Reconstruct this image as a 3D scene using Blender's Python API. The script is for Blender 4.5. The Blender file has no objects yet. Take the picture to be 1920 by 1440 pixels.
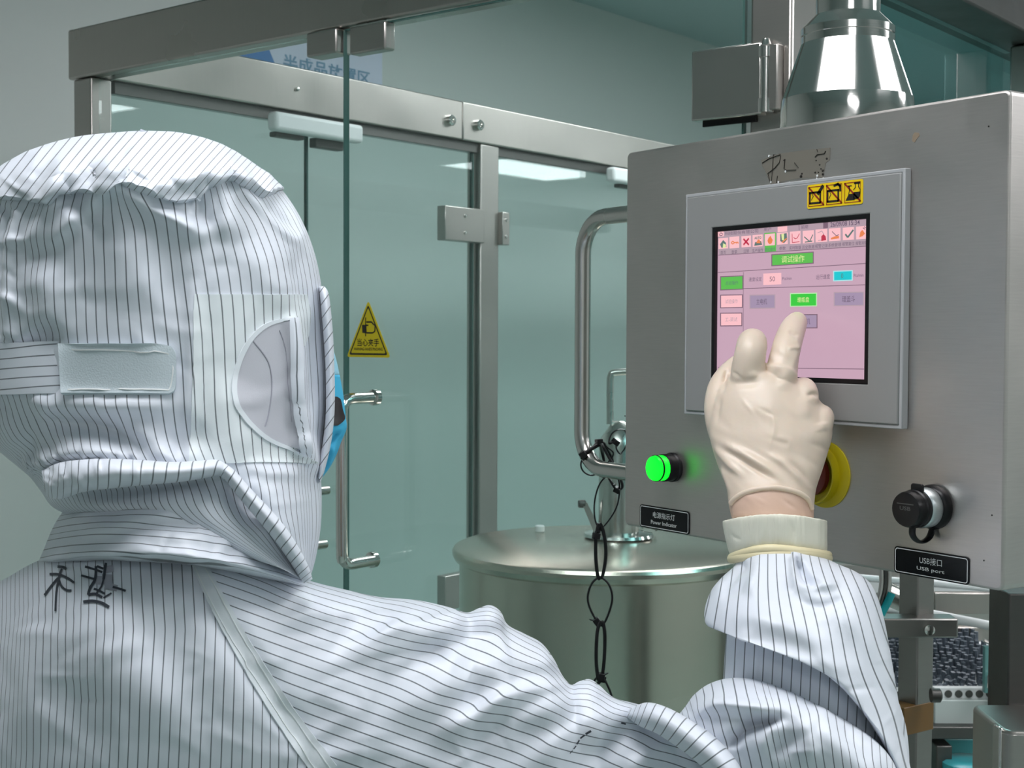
import bpy, math, random
import numpy as np
from mathutils import Vector, Matrix
from mathutils.bvhtree import BVHTree
from mathutils.interpolate import poly_3d_calc

# ------------------------------------------------------------------ camera
SC = bpy.context.scene
COL = SC.collection
F = 2620.0
YAW, PITCH, ROLL = 0.60353506, 0.03321523, 0.004179
BZ = 1.35                                   # height of the control box's lower edge
CAM = np.array([1.15398126, -0.94139515, 0.19897229 + BZ])
FW = np.array([-math.cos(YAW) * math.cos(PITCH), math.sin(YAW) * math.cos(PITCH), -math.sin(PITCH)])
RT = np.cross(FW, [0, 0, 1.0]); RT /= np.linalg.norm(RT)
UP = np.cross(RT, FW)
RT, UP = math.cos(ROLL) * RT + math.sin(ROLL) * UP, -math.sin(ROLL) * RT + math.cos(ROLL) * UP
cd = bpy.data.cameras.new('camera'); cam = bpy.data.objects.new('camera', cd); COL.objects.link(cam)
cd.sensor_width = 36.0; cd.lens = F / 1920 * 36.0; cd.clip_start = 0.02; cd.clip_end = 60
cam.matrix_world = Matrix(((RT[0], UP[0], -FW[0], CAM[0]), (RT[1], UP[1], -FW[1], CAM[1]), (RT[2], UP[2], -FW[2], CAM[2]), (0, 0, 0, 1)))
cd.dof.use_dof = True; cd.dof.focus_distance = 1.2; cd.dof.aperture_fstop = 26
SC.camera = cam
SC.view_settings.view_transform = 'Standard'; SC.view_settings.look = 'None'
SC.view_settings.gamma = 1.0; SC.view_settings.use_curve_mapping = False
SC.view_settings.exposure = 0.0
wd = bpy.data.worlds.new('world'); SC.world = wd; wd.use_nodes = True
wd.node_tree.nodes['Background'].inputs[0].default_value = (0.55, 0.7, 0.72, 1)
wd.node_tree.nodes['Background'].inputs[1].default_value = 0.15
LAMP = 9.9                                 # emission of the ceiling panels
LAMPC = (0.975, 0.965, 1.0)


def ray(px, py):
    return FW + RT * ((px - 960) / F) + UP * ((720 - py) / F)


def at(px, py, Z):
    return CAM + ray(px, py) * Z


def atv(px, py, Z):
    px = np.asarray(px, float); py = np.asarray(py, float); Z = np.asarray(Z, float)
    d = FW + RT * ((px - 960) / F)[..., None] + UP * ((720 - py) / F)[..., None]
    return CAM + d * Z[..., None]


def project(P):
    d = np.asarray(P) - CAM
    z = d @ FW
    return 960 + F * (d @ RT) / z, 720 - F * (d @ UP) / z, z


def hit(px, py, P0, N):
    d = ray(px, py); N = np.asarray(N, float)
    return CAM + d * (np.dot(np.asarray(P0) - CAM, N) / np.dot(d, N))


def face(px, py, y=0.0):
    p = hit(px, py, (0, y, 0), (0, 1, 0))
    return p[0], p[2]


# enclosure axes: E1 along its glass front, E2 along its sides
FH = np.array([FW[0], FW[1], 0]); FH /= np.linalg.norm(FH)
RH = np.array([-FH[1], FH[0], 0]) * -1
if np.dot(RH, RT) < 0: RH = -RH
AE = math.atan2(2105, F)
E2 = FH * math.cos(AE) + RH * math.sin(AE)
E1 = RH * math.cos(AE) - FH * math.sin(AE)
E3 = np.array([0, 0, 1.0])
EO = at(127, 150, 2.535)                    # lower front left corner of the front beam
ZB = EO[2]
EO = np.array([EO[0], EO[1], 0.0])


def W(u, v, z):
    return EO + E1 * u + E2 * v + E3 * z


def uvz(P):
    d = np.asarray(P) - EO
    return float(d @ E1), float(d @ E2), float(P[2])


def onv(px, py, v):
    return uvz(hit(px, py, W(0, v, 0), E2))


def onu(px, py, u):
    return uvz(hit(px, py, W(u, 0, 0), E1))


def onz(px, py, z):
    return uvz(hit(px, py, (0, 0, z), (0, 0, 1)))


WORLD = (np.zeros(3), np.array([1.0, 0, 0]), np.array([0, 1.0, 0]), np.array([0, 0, 1.0]))
ENC = (EO, E1, E2, E3)


# ------------------------------------------------------------------ mesh helpers
class MB:
    def __init__(self):
        self.v, self.f, self.uv = [], [], {}

    def add(self, vs, fs):
        n = len(self.v)
        self.v += [tuple(float(c) for c in p) for p in vs]
        self.f += [tuple(i + n for i in q) for q in fs]
        return n

    def box(self, lo, hi, fr=WORLD):
        O, a, b, c = fr
        P = [O + a * x + b * y + c * z for z in (lo[2], hi[2]) for y in (lo[1], hi[1]) for x in (lo[0], hi[0])]
        self.add(P, [(0, 2, 3, 1), (4, 5, 7, 6), (0, 1, 5, 4), (2, 6, 7, 3), (0, 4, 6, 2), (1, 3, 7, 5)])
        return self

    def prism(self, poly, o, a, b, n, h):
        """polygon (2-D, counter-clockwise in a,b) extruded by h along n"""
        o, a, b, n = map(np.asarray, (o, a, b, n))
        k = len(poly)
        P = [o + a * x + b * y for x, y in poly] + [o + a * x + b * y + n * h for x, y in poly]
        self.add(P, [tuple(range(k - 1, -1, -1)), tuple(range(k, 2 * k))] + [(i, (i + 1) % k, k + (i + 1) % k, k + i) for i in range(k)])
        return self

    def tube(self, path, r, seg=12, closed=False, cap=True, flat=None, normal=None):
        P = [np.asarray(p, float) for p in path]; n = len(P)
        r = [r] * n if np.isscalar(r) else list(r)
        T = []
        for i in range(n):
            if closed: t = P[(i + 1) % n] - P[i - 1]
            else: t = P[min(i + 1, n - 1)] - P[max(i - 1, 0)]
            T.append(t / (np.linalg.norm(t) + 1e-12))
        a = np.asarray(normal, float) if normal is not None else np.cross(T[0], [0.31, 0.2, 0.93])
        if np.linalg.norm(a) < 1e-6: a = np.array([1.0, 0, 0])
        rings = []
        for i in range(n):
            if normal is not None: a = np.asarray(normal, float)
            a = a - T[i] * np.dot(a, T[i]); a /= np.linalg.norm(a) + 1e-12
            b = np.cross(T[i], a)
            fa, fb = (1, 1) if flat is None else flat
            for k in range(seg):
                th = 2 * math.pi * k / seg
                rings.append(P[i] + (a * math.cos(th) * fa + b * math.sin(th) * fb) * r[i])
        fs = []
        for i in range(n if closed else n - 1):
            j = (i + 1) % n
            for k in range(seg):
                l = (k + 1) % seg
                fs.append((i * seg + k, i * seg + l, j * seg + l, j * seg + k))
        if not closed and cap:
            fs += [tuple(range(seg - 1, -1, -1)), tuple((n - 1) * seg + k for k in range(seg))]
        self.add(rings, fs)
        return self

    def lathe(self, o, axis, prof, seg=48, close=False):
        o = np.asarray(o, float); ax = np.asarray(axis, float); ax /= np.linalg.norm(ax)
        a = np.cross(ax, [0.3, 0.9, 0.1]); a /= np.linalg.norm(a); b = np.cross(ax, a)
        vs = [o + ax * h + (a * math.cos(2 * math.pi * k / seg) + b * math.sin(2 * math.pi * k / seg)) * r for r, h in prof for k in range(seg)]
        fs = []
        m = len(prof)
        for i in range(m if close else m - 1):
            j = (i + 1) % m
            for k in range(seg):
                l = (k + 1) % seg
                fs.append((i * seg + k, i * seg + l, j * seg + l, j * seg + k))
        if not close:
            fs += [tuple(range(seg - 1, -1, -1)), tuple((m - 1) * seg + k for k in range(seg))]
        self.add(vs, fs)
        return self


def link(o, parent=None):
    COL.objects.link(o)
    if parent is not None:
        o.parent = parent
        o.matrix_parent_inverse = parent.matrix_world.inverted()
    return o


def build(name, mb, mat, parent=None, smooth=False, bevel=0.0, seg=2, angle=40):
    me = bpy.data.meshes.new(name)
    me.from_pydata(mb.v, [], mb.f); me.update()
    me.materials.append(mat)
    o = bpy.data.objects.new(name, me); link(o, parent)
    if bevel:
        b = o.modifiers.new('edge', 'BEVEL'); b.width = bevel; b.segments = seg; b.limit_method = 'ANGLE'
        b.angle_limit = math.radians(30); b.harden_normals = False
    if smooth or bevel:
        for p in me.polygons: p.use_smooth = True
        me.set_sharp_from_angle(angle=math.radians(angle))
    return o


def tag(o, label, cat, group=None, kind=None):
    if label: o['label'] = label
    if cat: o['category'] = cat
    if group: o['group'] = group
    if kind: o['kind'] = kind
    return o


def thing(name, loc, label, cat, group=None):
    o = bpy.data.objects.new(name, None); o.empty_display_size = 0.05
    o.location = tuple(float(c) for c in loc); COL.objects.link(o)
    bpy.context.view_layer.update()
    return tag(o, label, cat, group)


def rbox(x0, x1, z0, z1, r, k=5):
    out = []
    for cx, cz, a0 in ((x1 - r, z1 - r, 0), (x0 + r, z1 - r, 90), (x0 + r, z0 + r, 180), (x1 - r, z0 + r, 270)):
        for i in range(k):
            a = math.radians(a0 + 90 * i / (k - 1)); out.append((cx + r * math.cos(a), cz + r * math.sin(a)))
    return out


def smooth_path(pts, n=8, closed=False):
    P = [np.asarray(p, float) for p in pts]; m = len(P); out = []
    for i in range(m if closed else m - 1):
        if closed: p0, p1, p2, p3 = P[i - 1], P[i], P[(i + 1) % m], P[(i + 2) % m]
        else: p0, p1, p2, p3 = P[max(i - 1, 0)], P[i], P[i + 1], P[min(i + 2, m - 1)]
        for k in range(n):
            t = k / n
            out.append(0.5 * (2 * p1 + (p2 - p0) * t + (2 * p0 - 5 * p1 + 4 * p2 - p3) * t * t + (3 * p1 - p0 - 3 * p2 + p3) * t ** 3))
    if not closed: out.append(P[-1])
    return out


# ------------------------------------------------------------------ materials
def mat(name, col, rough=0.5, metal=0.0, emit=0.0, ecol=None, coat=0.0, spec=0.5):
    m = bpy.data.materials.new(name); m.use_nodes = True
    b = m.node_tree.nodes['Principled BSDF']
    b.inputs['Base Color'].default_value = (*col, 1); b.inputs['Roughness'].default_value = rough
    b.inputs['Metallic'].default_value = metal; b.inputs['Specular IOR Level'].default_value = spec
    if coat: b.inputs['Coat Weight'].default_value = coat
    if emit:
        b.inputs['Emission Color'].default_value = (*(ecol or col), 1); b.inputs['Emission Strength'].default_value = emit
    return m


def N(m, t, **kw):
    n = m.node_tree.nodes.new(t)
    for k, v in kw.items(): setattr(n, k, v)
    return n


def bump_noise(m, scale=(1, 1, 1), size=60, strength=0.1, dist=0.001, detail=4, coord='Object'):
    nt = m.node_tree; b = nt.nodes['Principled BSDF']
    tc = N(m, 'ShaderNodeTexCoord'); mp = N(m, 'ShaderNodeMapping'); mp.inputs['Scale'].default_value = scale
    nz = N(m, 'ShaderNodeTexNoise'); nz.inputs['Scale'].default_value = size; nz.inputs['Detail'].default_value = detail
    bp = N(m, 'ShaderNodeBump'); bp.inputs['Strength'].default_value = strength; bp.inputs['Distance'].default_value = dist
    nt.links.new(tc.outputs[coord], mp.inputs[0]); nt.links.new(mp.outputs[0], nz.inputs[0])
    nt.links.new(nz.outputs[0], bp.inputs['Height']); nt.links.new(bp.outputs[0], b.inputs['Normal'])
    return nz


def steel(name, col=(0.55, 0.53, 0.51), rough=0.32, grain=(1, 1, 40), gsize=25, blotch=0.12, gs=0.08, cs=9.0):
    """worn stainless steel: brushed grain, uneven polish, faint blotches"""
    m = mat(name, col, rough, 1.0); nt = m.node_tree; b = nt.nodes['Principled BSDF']
    tc = N(m, 'ShaderNodeTexCoord')
    mp = N(m, 'ShaderNodeMapping'); mp.inputs['Scale'].default_value = grain
    g = N(m, 'ShaderNodeTexNoise'); g.inputs['Scale'].default_value = gsize; g.inputs['Detail'].default_value = 5
    nt.links.new(tc.outputs['Object'], mp.inputs[0]); nt.links.new(mp.outputs[0], g.inputs[0])
    c = N(m, 'ShaderNodeTexNoise'); c.inputs['Scale'].default_value = cs; c.inputs['Detail'].default_value = 4; c.inputs['Roughness'].default_value = 0.6
    nt.links.new(tc.outputs['Object'], c.inputs[0])
    mr = N(m, 'ShaderNodeMapRange'); mr.inputs[1].default_value = 0.3; mr.inputs[2].default_value = 0.7
    mr.inputs[3].default_value = rough - 0.05; mr.inputs[4].default_value = rough + 0.10
    nt.links.new(c.outputs[0], mr.inputs[0]); nt.links.new(mr.outputs[0], b.inputs['Roughness'])
    mx = N(m, 'ShaderNodeMix', data_type='RGBA'); mx.inputs[6].default_value = (*[x * (1 - blotch) for x in col], 1)
    mx.inputs[7].default_value = (*[min(1, x * (1 + blotch)) for x in col], 1)
    ad = N(m, 'ShaderNodeMath', operation='MULTIPLY_ADD'); ad.inputs[1].default_value = 0.5
    sc = N(m, 'ShaderNodeMath', operation='MULTIPLY'); sc.inputs[1].default_value = 0.5
    nt.links.new(g.outputs[0], sc.inputs[0]); nt.links.new(c.outputs[0], ad.inputs[0]); nt.links.new(sc.outputs[0], ad.inputs[2])
    nt.links.new(ad.outputs[0], mx.inputs[0]); nt.links.new(mx.outputs[2], b.inputs['Base Color'])
    bp = N(m, 'ShaderNodeBump'); bp.inputs['Strength'].default_value = gs; bp.inputs['Distance'].default_value = 0.0006
    nt.links.new(g.outputs[0], bp.inputs['Height']); nt.links.new(bp.outputs[0], b.inputs['Normal'])
    return m


def glass(name, tint, refl=1.0):
    m = bpy.data.materials.new(name); m.use_nodes = True; nt = m.node_tree
    nt.nodes.remove(nt.nodes['Principled BSDF']); out = nt.nodes['Material Output']
    t = N(m, 'ShaderNodeBsdfTransparent'); t.inputs[0].default_value = (*tint, 1)
    g = N(m, 'ShaderNodeBsdfGlossy'); g.inputs['Roughness'].default_value = 0.0; g.inputs[0].default_value = (refl, refl, refl, 1)
    ge = N(m, 'ShaderNodeNewGeometry'); dt = N(m, 'ShaderNodeVectorMath', operation='DOT_PRODUCT')
    nt.links.new(ge.outputs['Incoming'], dt.inputs[0]); nt.links.new(ge.outputs['Normal'], dt.inputs[1])
    ab = N(m, 'ShaderNodeMath', operation='ABSOLUTE'); nt.links.new(dt.outputs['Value'], ab.inputs[0])
    om = N(m, 'ShaderNodeMath', operation='SUBTRACT'); om.inputs[0].default_value = 1.0; nt.links.new(ab.outputs[0], om.inputs[1])
    pw = N(m, 'ShaderNodeMath', operation='POWER'); pw.inputs[1].default_value = 5.0; nt.links.new(om.outputs[0], pw.inputs[0])
    fr = N(m, 'ShaderNodeMath', operation='MULTIPLY_ADD'); fr.inputs[1].default_value = 0.96; fr.inputs[2].default_value = 0.04
    nt.links.new(pw.outputs[0], fr.inputs[0])
    mx = N(m, 'ShaderNodeMixShader')
    nt.links.new(fr.outputs[0], mx.inputs[0]); nt.links.new(t.outputs[0], mx.inputs[1]); nt.links.new(g.outputs[0], mx.inputs[2])
    nt.links.new(mx.outputs[0], out.inputs[0])
    return m


def fabric(name, col=(0.70, 0.74, 0.81), line=(0.035, 0.05, 0.06), half=0.055, rough=0.42, stripes=True):
    """white cleanroom polyester, thin dark carbon threads along the UV map's u"""
    m = mat(name, col, rough, 0.0, spec=0.45); nt = m.node_tree; b = nt.nodes['Principled BSDF']
    b.inputs['Sheen Weight'].default_value = 0.15
    uv = N(m, 'ShaderNodeUVMap'); uv.uv_map = 'UVMap'
    if stripes:
        sp = N(m, 'ShaderNodeSeparateXYZ'); nt.links.new(uv.outputs[0], sp.inputs[0])
        fr = N(m, 'ShaderNodeMath', operation='FRACT'); nt.links.new(sp.outputs[0], fr.inputs[0])
        su = N(m, 'ShaderNodeMath', operation='SUBTRACT'); su.inputs[1].default_value = 0.5; nt.links.new(fr.outputs[0], su.inputs[0])
        ab = N(m, 'ShaderNodeMath', operation='ABSOLUTE'); nt.links.new(su.outputs[0], ab.inputs[0])
        mr = N(m, 'ShaderNodeMapRange'); mr.inputs[1].default_value = half * 0.7; mr.inputs[2].default_value = half * 1.3
        mr.inputs[3].default_value = 0.86; mr.inputs[4].default_value = 0.0
        nt.links.new(ab.outputs[0], mr.inputs[0])
        mx = N(m, 'ShaderNodeMix', data_type='RGBA'); mx.inputs[6].default_value = (*col, 1); mx.inputs[7].default_value = (*line, 1)
        nt.links.new(mr.outputs[0], mx.inputs[0]); nt.links.new(mx.outputs[2], b.inputs['Base Color'])
    tc = N(m, 'ShaderNodeTexCoord')
    a = N(m, 'ShaderNodeTexNoise'); a.inputs['Scale'].default_value = 28; a.inputs['Detail'].default_value = 5; a.inputs['Distortion'].default_value = 0.8
    nt.links.new(tc.outputs['Object'], a.inputs[0])
    bp = N(m, 'ShaderNodeBump'); bp.inputs['Strength'].default_value = 0.22; bp.inputs['Distance'].default_value = 0.004
    nt.links.new(a.outputs[0], bp.inputs['Height']); nt.links.new(bp.outputs[0], b.inputs['Normal'])
    return m


M = {}
M['wall'] = mat('wall_paint', (0.58, 0.61, 0.59), 0.5); bump_noise(M['wall'], size=6, strength=0.05)
M['ceil'] = mat('ceiling_panel', (0.42, 0.52, 0.52), 0.6)
M['floor'] = mat('epoxy_floor', (0.30, 0.40, 0.37), 0.25); bump_noise(M['floor'], size=4, strength=0.03)
M['lamp'] = mat('lamp_diffuser', (1, 1, 1), 0.5, emit=LAMP, ecol=LAMPC)
M['white_metal'] = mat('white_enamel', (0.78, 0.80, 0.80), 0.4)
M['beam'] = steel('beam_steel', (0.48, 0.445, 0.415), 0.29, (40, 1, 1), 20, 0.10, 0.0, 2.5)
M['post'] = steel('post_steel', (0.45, 0.425, 0.40), 0.32, (1, 1, 30), 20, 0.10, 0.0, 2.5)
M['box'] = steel('box_steel', (0.57, 0.535, 0.51), 0.40, (3, 3, 60), 12, 0.15, 0.10)
M['tank'] = steel('tank_steel', (0.66, 0.58, 0.50), 0.22, (1, 1, 0.02), 8, 0.03, 0.0, 1.2)
M['polish'] = steel('polished_steel', (0.68, 0.665, 0.64), 0.10, (1, 1, 30), 15, 0.04, 0.02, 3.0)
M['tube'] = steel('tube_steel', (0.60, 0.575, 0.545), 0.22, (1, 1, 6), 20, 0.05, 0.0, 2.0)
M['dull'] = steel('dull_steel', (0.30, 0.29, 0.275), 0.35, (1, 1, 10), 20, 0.1)  # darker steel tone for the square post and its clamp bar
M['dark_steel'] = steel('dark_steel', (0.13, 0.128, 0.122), 0.45, (1, 1, 10), 20, 0.1)
M['glass'] = glass('door_glass', (0.915, 0.975, 0.965))
M['glass_deep'] = glass('deep_glass', (0.62, 0.86, 0.86))
M['glass_edge'] = mat('glass_edge', (0.07, 0.15, 0.135), 0.12)
M['black'] = mat('black_plastic', (0.007, 0.007, 0.008), 0.32, spec=0.28)
M['black_matte'] = mat('black_rubber', (0.010, 0.010, 0.011), 0.55)
M['label_black'] = mat('label_black', (0.005, 0.006, 0.007), 0.25, spec=0.22)
M['ink_white'] = mat('engraved_white', (0.62, 0.64, 0.64), 0.5)
M['bezel'] = mat('bezel_grey', (0.285, 0.288, 0.283), 0.42, 0.0)
M['bezel_edge'] = mat('bezel_edge', (0.42, 0.43, 0.44), 0.35)
M['yellow'] = mat('safety_yellow', (0.55, 0.45, 0.006), 0.4)
M['sticker_yellow'] = mat('sticker_yellow', (0.90, 0.62, 0.005), 0.35)
M['ink_black'] = mat('ink_black', (0.015, 0.012, 0.010), 0.5)
M['ink_red'] = mat('ink_red', (0.30, 0.018, 0.008), 0.5)
M['blue'] = mat('sign_blue', (0.06, 0.20, 0.48), 0.5)
M['sign_white'] = mat('sign_white', (0.62, 0.65, 0.78), 0.5)
M['sign_ink'] = mat('sign_ink', (0.16, 0.30, 0.45), 0.5)

# ------------------------------------------------------------------ room
cu, cv, cz = uvz(CAM)
sgn = uvz(at(580, 110, 4.0))
UW = sgn[0]                                  # left wall
VB, VF, UR, ZC = cv - 2.6, 7.2, cu + 3.4, 2.75
USIDE = onz(450, 104, ZB + 0.09)[0]          # inner face of the enclosure's left side


def struct(name, mb, m, parent=None):
    o = build(name, mb, m, parent)
    if parent is None: o['kind'] = 'structure'
    return o


struct('floor', MB().box((UW - 0.1, VB - 0.1, -0.1), (UR + 0.1, VF + 0.1, 0), ENC), M['floor'])
struct('ceiling', MB().box((UW - 0.1, VB - 0.1, ZC), (UR + 0.1, VF + 0.1, ZC + 0.1), ENC), M['ceil'])
struct('wall_left', MB().box((UW - 0.1, VB, 0), (UW, VF, ZC), ENC), M['wall'])
struct('wall_right', MB().box((UR, VB, 0), (UR + 0.1, VF, ZC), ENC), M['wall'])
struct('wall_back', MB().box((UW - 0.1, VF, 0), (UR + 0.1, VF + 0.1, ZC), ENC), M['wall'])
struct('wall_front', MB().box((UW - 0.1, VB - 0.1, 0), (UR + 0.1, VB, ZC), ENC), M['wall'])
cb = MB(); cb.box((UW, VB, 0), (UW + 0.02, VF, 0.10), ENC)
struct('baseboard_left', cb, M['white_metal'])

r1 = onz(1000, 314, ZC); r2 = onz(15, 176, ZC)
panels = [(2 * USIDE - r1[0], r1[1], 0, 'mirrored in the side glass pane'), (2 * USIDE - r2[0], r2[1], 0, 'mirrored beside the corner post'),
          (1.62, -1.05, 1, 'above the head of the worker'), (2.78, 0.5, 0, 'above the gloved hand and control box'), (0.8, 1.6, 0, 'above the steel tank, added to light the wall'), (4.1, -0.1, 0, 'over the machine side aisle, added to light the right side'),  # tank and aisle panels are unseen, added for wall and side light
          (1.25, 2.7, 0, 'at the far end of the glass guard, added to light the wall'), (3.9, -3.3, 1, 'above the open floor away from the glass guard, added as fill'), (3.2, 5.95, 0, 'added for a glow in the steel side beam')]  # unseen panels added for wall light, fill and the beam's glow
for i, (u, v, turned, w) in enumerate(panels):
    t = thing('ceiling_light', W(u, v, ZC), 'white rectangular ceiling light panel ' + w, 'ceiling light')
    L, B = (0.3, 0.6) if turned else (0.6, 0.3)
    f = MB()
    f.box((u - B - .02, v - L - .02, ZC - .02), (u - B, v + L + .02, ZC), ENC).box((u + B, v - L - .02, ZC - .02), (u + B + .02, v + L + .02, ZC), ENC)
    f.box((u - B, v - L - .02, ZC - .02), (u + B, v - L, ZC), ENC).box((u - B, v + L, ZC - .02), (u + B, v + L + .02, ZC), ENC)
    build('light_frame', f, M['white_metal'], t)
    build('diffuser', MB().box((u - B, v - L, ZC - .012), (u + B, v + L, ZC - .004), ENC), M['lamp'], t)
print('cam uv', cu, cv, 'UW', UW, 'USIDE', USIDE, 'panels', panels)


# ------------------------------------------------------------------ lettering
def text_mesh(body, w=None, h=None, bold=0.0, cx=True):
    c = bpy.data.curves.new('lettering', 'FONT'); c.body = body; c.size = 1.0; c.resolution_u = 3; c.offset = bold
    o = bpy.data.objects.new('lettering', c); COL.objects.link(o)
    dg = bpy.context.evaluated_depsgraph_get()
    me = bpy.data.meshes.new_from_object(o.evaluated_get(dg))
    V = np.array([v.co[:] for v in me.vertices]).reshape(-1, 3); fs = [tuple(p.vertices) for p in me.polygons]
    bpy.data.objects.remove(o); bpy.data.curves.remove(c); bpy.data.meshes.remove(me)
    if len(V) == 0: return V, fs
    lo, hi = V.min(0), V.max(0)
    V = V - (lo + hi) / 2
    sx = w / (hi[0] - lo[0]) if w else h / (hi[1] - lo[1])
    sy = h / (hi[1] - lo[1]) if h else sx
    V[:, 0] *= sx; V[:, 1] *= sy
    return V, fs


def text_on(mb, body, o, a, b, w=None, h=None, bold=0.0):
    V, fs = text_mesh(body, w, h, bold)
    o, a, b = map(lambda q: np.asarray(q, float), (o, a, b))
    if len(V): mb.add([o + a * x + b * y for x, y, _ in V], fs)
    return mb


# ------------------------------------------------------------------ glass enclosure
BH = 0.09
u_rp0 = onv(1403, 100, 0.0)[0]; u_rp1 = onv(1482, 100, 0.0)[0]
enc = thing('machine_enclosure', W(0, 0, 0), 'brushed steel frame of the glass machine guard with long top beams', 'machine guard')
b = MB().box((0, 0, ZB), (u_rp1 - 0.001, 0.05, ZB + BH), ENC)
build('front_beam', b, M['beam'], enc, bevel=0.004)
pu0 = onv(138, 200, 0.004)[0]; pu1 = onv(171, 200, 0.004)[0]
pv1 = onu(210, 200, pu1)[1]
build('corner_post', MB().box((pu0, 0.004, 0), (pu1, pv1, ZB - 0.001), ENC), M['post'], enc, bevel=0.003)
V_SIDE_END = 7.19
vb1 = onu(868, 200, USIDE)[1]
build('side_beam', MB().box((USIDE - 0.05, 0.051, ZB), (USIDE, vb1 - 0.001, ZB + BH), ENC), M['beam'], enc, bevel=0.003)
build('side_beam', MB().box((USIDE - 0.05, vb1 + 0.001, ZB), (USIDE, V_SIDE_END, ZB + BH), ENC), M['beam'], enc, bevel=0.003)
ch = MB().box((USIDE - 0.035, 0.06, ZB - 0.022), (USIDE - 0.012, V_SIDE_END, ZB - 0.001), ENC)
build('glazing_channel', ch, M['dark_steel'], enc)
vm0 = onu(901, 500, USIDE - 0.004)[1]; vm1 = onu(935, 500, USIDE - 0.004)[1]
um0 = onv(875, 500, vm0)[0]
build('middle_post', MB().box((um0, vm0, 0), (USIDE - 0.004, vm1, ZB - 0.001), ENC), M['post'], enc, bevel=0.003)
build('corner_post', MB().box((u_rp0, 0.004, 0), (u_rp1, 0.075, ZB + 0.30), ENC), M['post'], enc, bevel=0.004)
# right side of the guard
vr = onu(1897, 100, u_rp1)[1]
build('side_beam', MB().box((u_rp1 - 0.05, 0.076, ZB), (u_rp1 + 0.05, 3.6, ZB + BH), ENC), M['dark_steel'], enc, bevel=0.003)
build('side_post', MB().box((u_rp1 - 0.003, vr, 0), (u_rp1 + 0.05, vr + 0.07, ZB - 0.001), ENC), M['post'], enc, bevel=0.003)
for px, py in ((843, 226), (896, 235)):
    q = onu(px, py, USIDE)
    m_ = MB().lathe(W(*q), E1, [(0.0125, 0), (0.0125, 0.009), (0.0105, 0.011), (0.006, 0.011), (0.005, 0.006)], 24)
    build('bolt', m_, M['polish'], enc, smooth=True)
q = onu(557, 167, USIDE)
build('small_screw', MB().lathe(W(*q), E1, [(0.004, 0), (0.004, 0.004), (0.002, 0.005)], 12), M['polish'], enc, smooth=True)
for (x0, y0, x1, y1) in ((829, 385, 950, 450), (829, 1080, 950, 1145)):
    a0 = onu(x0, y0, USIDE - 0.002); a1 = onu(x0, y1, USIDE - 0.002); c1 = onu(x1, y0, USIDE - 0.002)
    for (va, vb, n) in ((a0[1], vm0, 0), (vm1, c1[1], 1)):
        h = build('hinge_plate', MB().box((USIDE - 0.018, va, a1[2]), (USIDE + 0.008, vb, a0[2]), ENC), M['post'], enc, bevel=0.002)
        for zz in (0.25, 0.75):
            s = MB().lathe(W(USIDE + 0.008, (va + vb) / 2, a1[2] + (a0[2] - a1[2]) * zz), E1, [(0.004, 0), (0.004, 0.002), (0.0015, 0.0025)], 12)
            build('hinge_screw', s, M['polish'], h, smooth=True)

# side panes (left side of the guard)
gs = onu(575, 400, USIDE - 0.025)[1]
for (v0, v1, lab) in ((pv1 + 0.01, gs - 0.004, 'clear greenish glass side pane next to the corner post'),
                      (gs + 0.004, vm0 - 0.012, 'clear glass side door hinged on the middle post'),
                      (vm1 + 0.012, 3.2, 'clear glass side pane beyond the middle post'),):
    t = thing('glass_panel', W(USIDE - 0.025, (v0 + v1) / 2, 0.1), lab, 'glass panel')
    build('pane', MB().box((USIDE - 0.029, v0, 0.12), (USIDE - 0.019, v1, ZB - 0.0225), ENC), M['glass'], t)
    build('polished_edge', MB().box((USIDE - 0.029, v1, 0.12), (USIDE - 0.019, v1 + 0.003, ZB - 0.0225), ENC), M['glass_edge'], t)

# door closer and patch clamps under the side beam
def closer(xa, xb, ytop, ybot, lab, clamps):
    a = onu(xa, ytop, USIDE + 0.03); b2 = onu(xb, ytop + 30, USIDE + 0.03); c = onu(xa, ybot, USIDE + 0.03)
    t = thing('door_closer', W(USIDE, (a[1] + b2[1]) / 2, c[2]), lab, 'door closer')
    build('housing', MB().box((USIDE + 0.0005, a[1], c[2]), (USIDE + 0.03, b2[1], a[2]), ENC), M['white_metal'], t, bevel=0.008, seg=3)
    for (x0, y0, x1, y1) in clamps:
        p = onu(x0, y0, USIDE - 0.008); q_ = onu(x1, y1, USIDE - 0.008)
        build('patch_clamp', MB().box((USIDE - 0.017, p[1], q_[2]), (USIDE + 0.004, q_[1], c[2] + 0.002), ENC), M['dark_steel'], t, bevel=0.002)


closer(518, 683, 207, 243, 'white door closer housing with two dark glass clamps below', ((510, 240, 563, 264), (585, 252, 637, 284)))
closer(1152, 1245, 312, 340, 'white door closer half hidden behind the control box edge', ((1156, 345, 1200, 358),))

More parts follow.
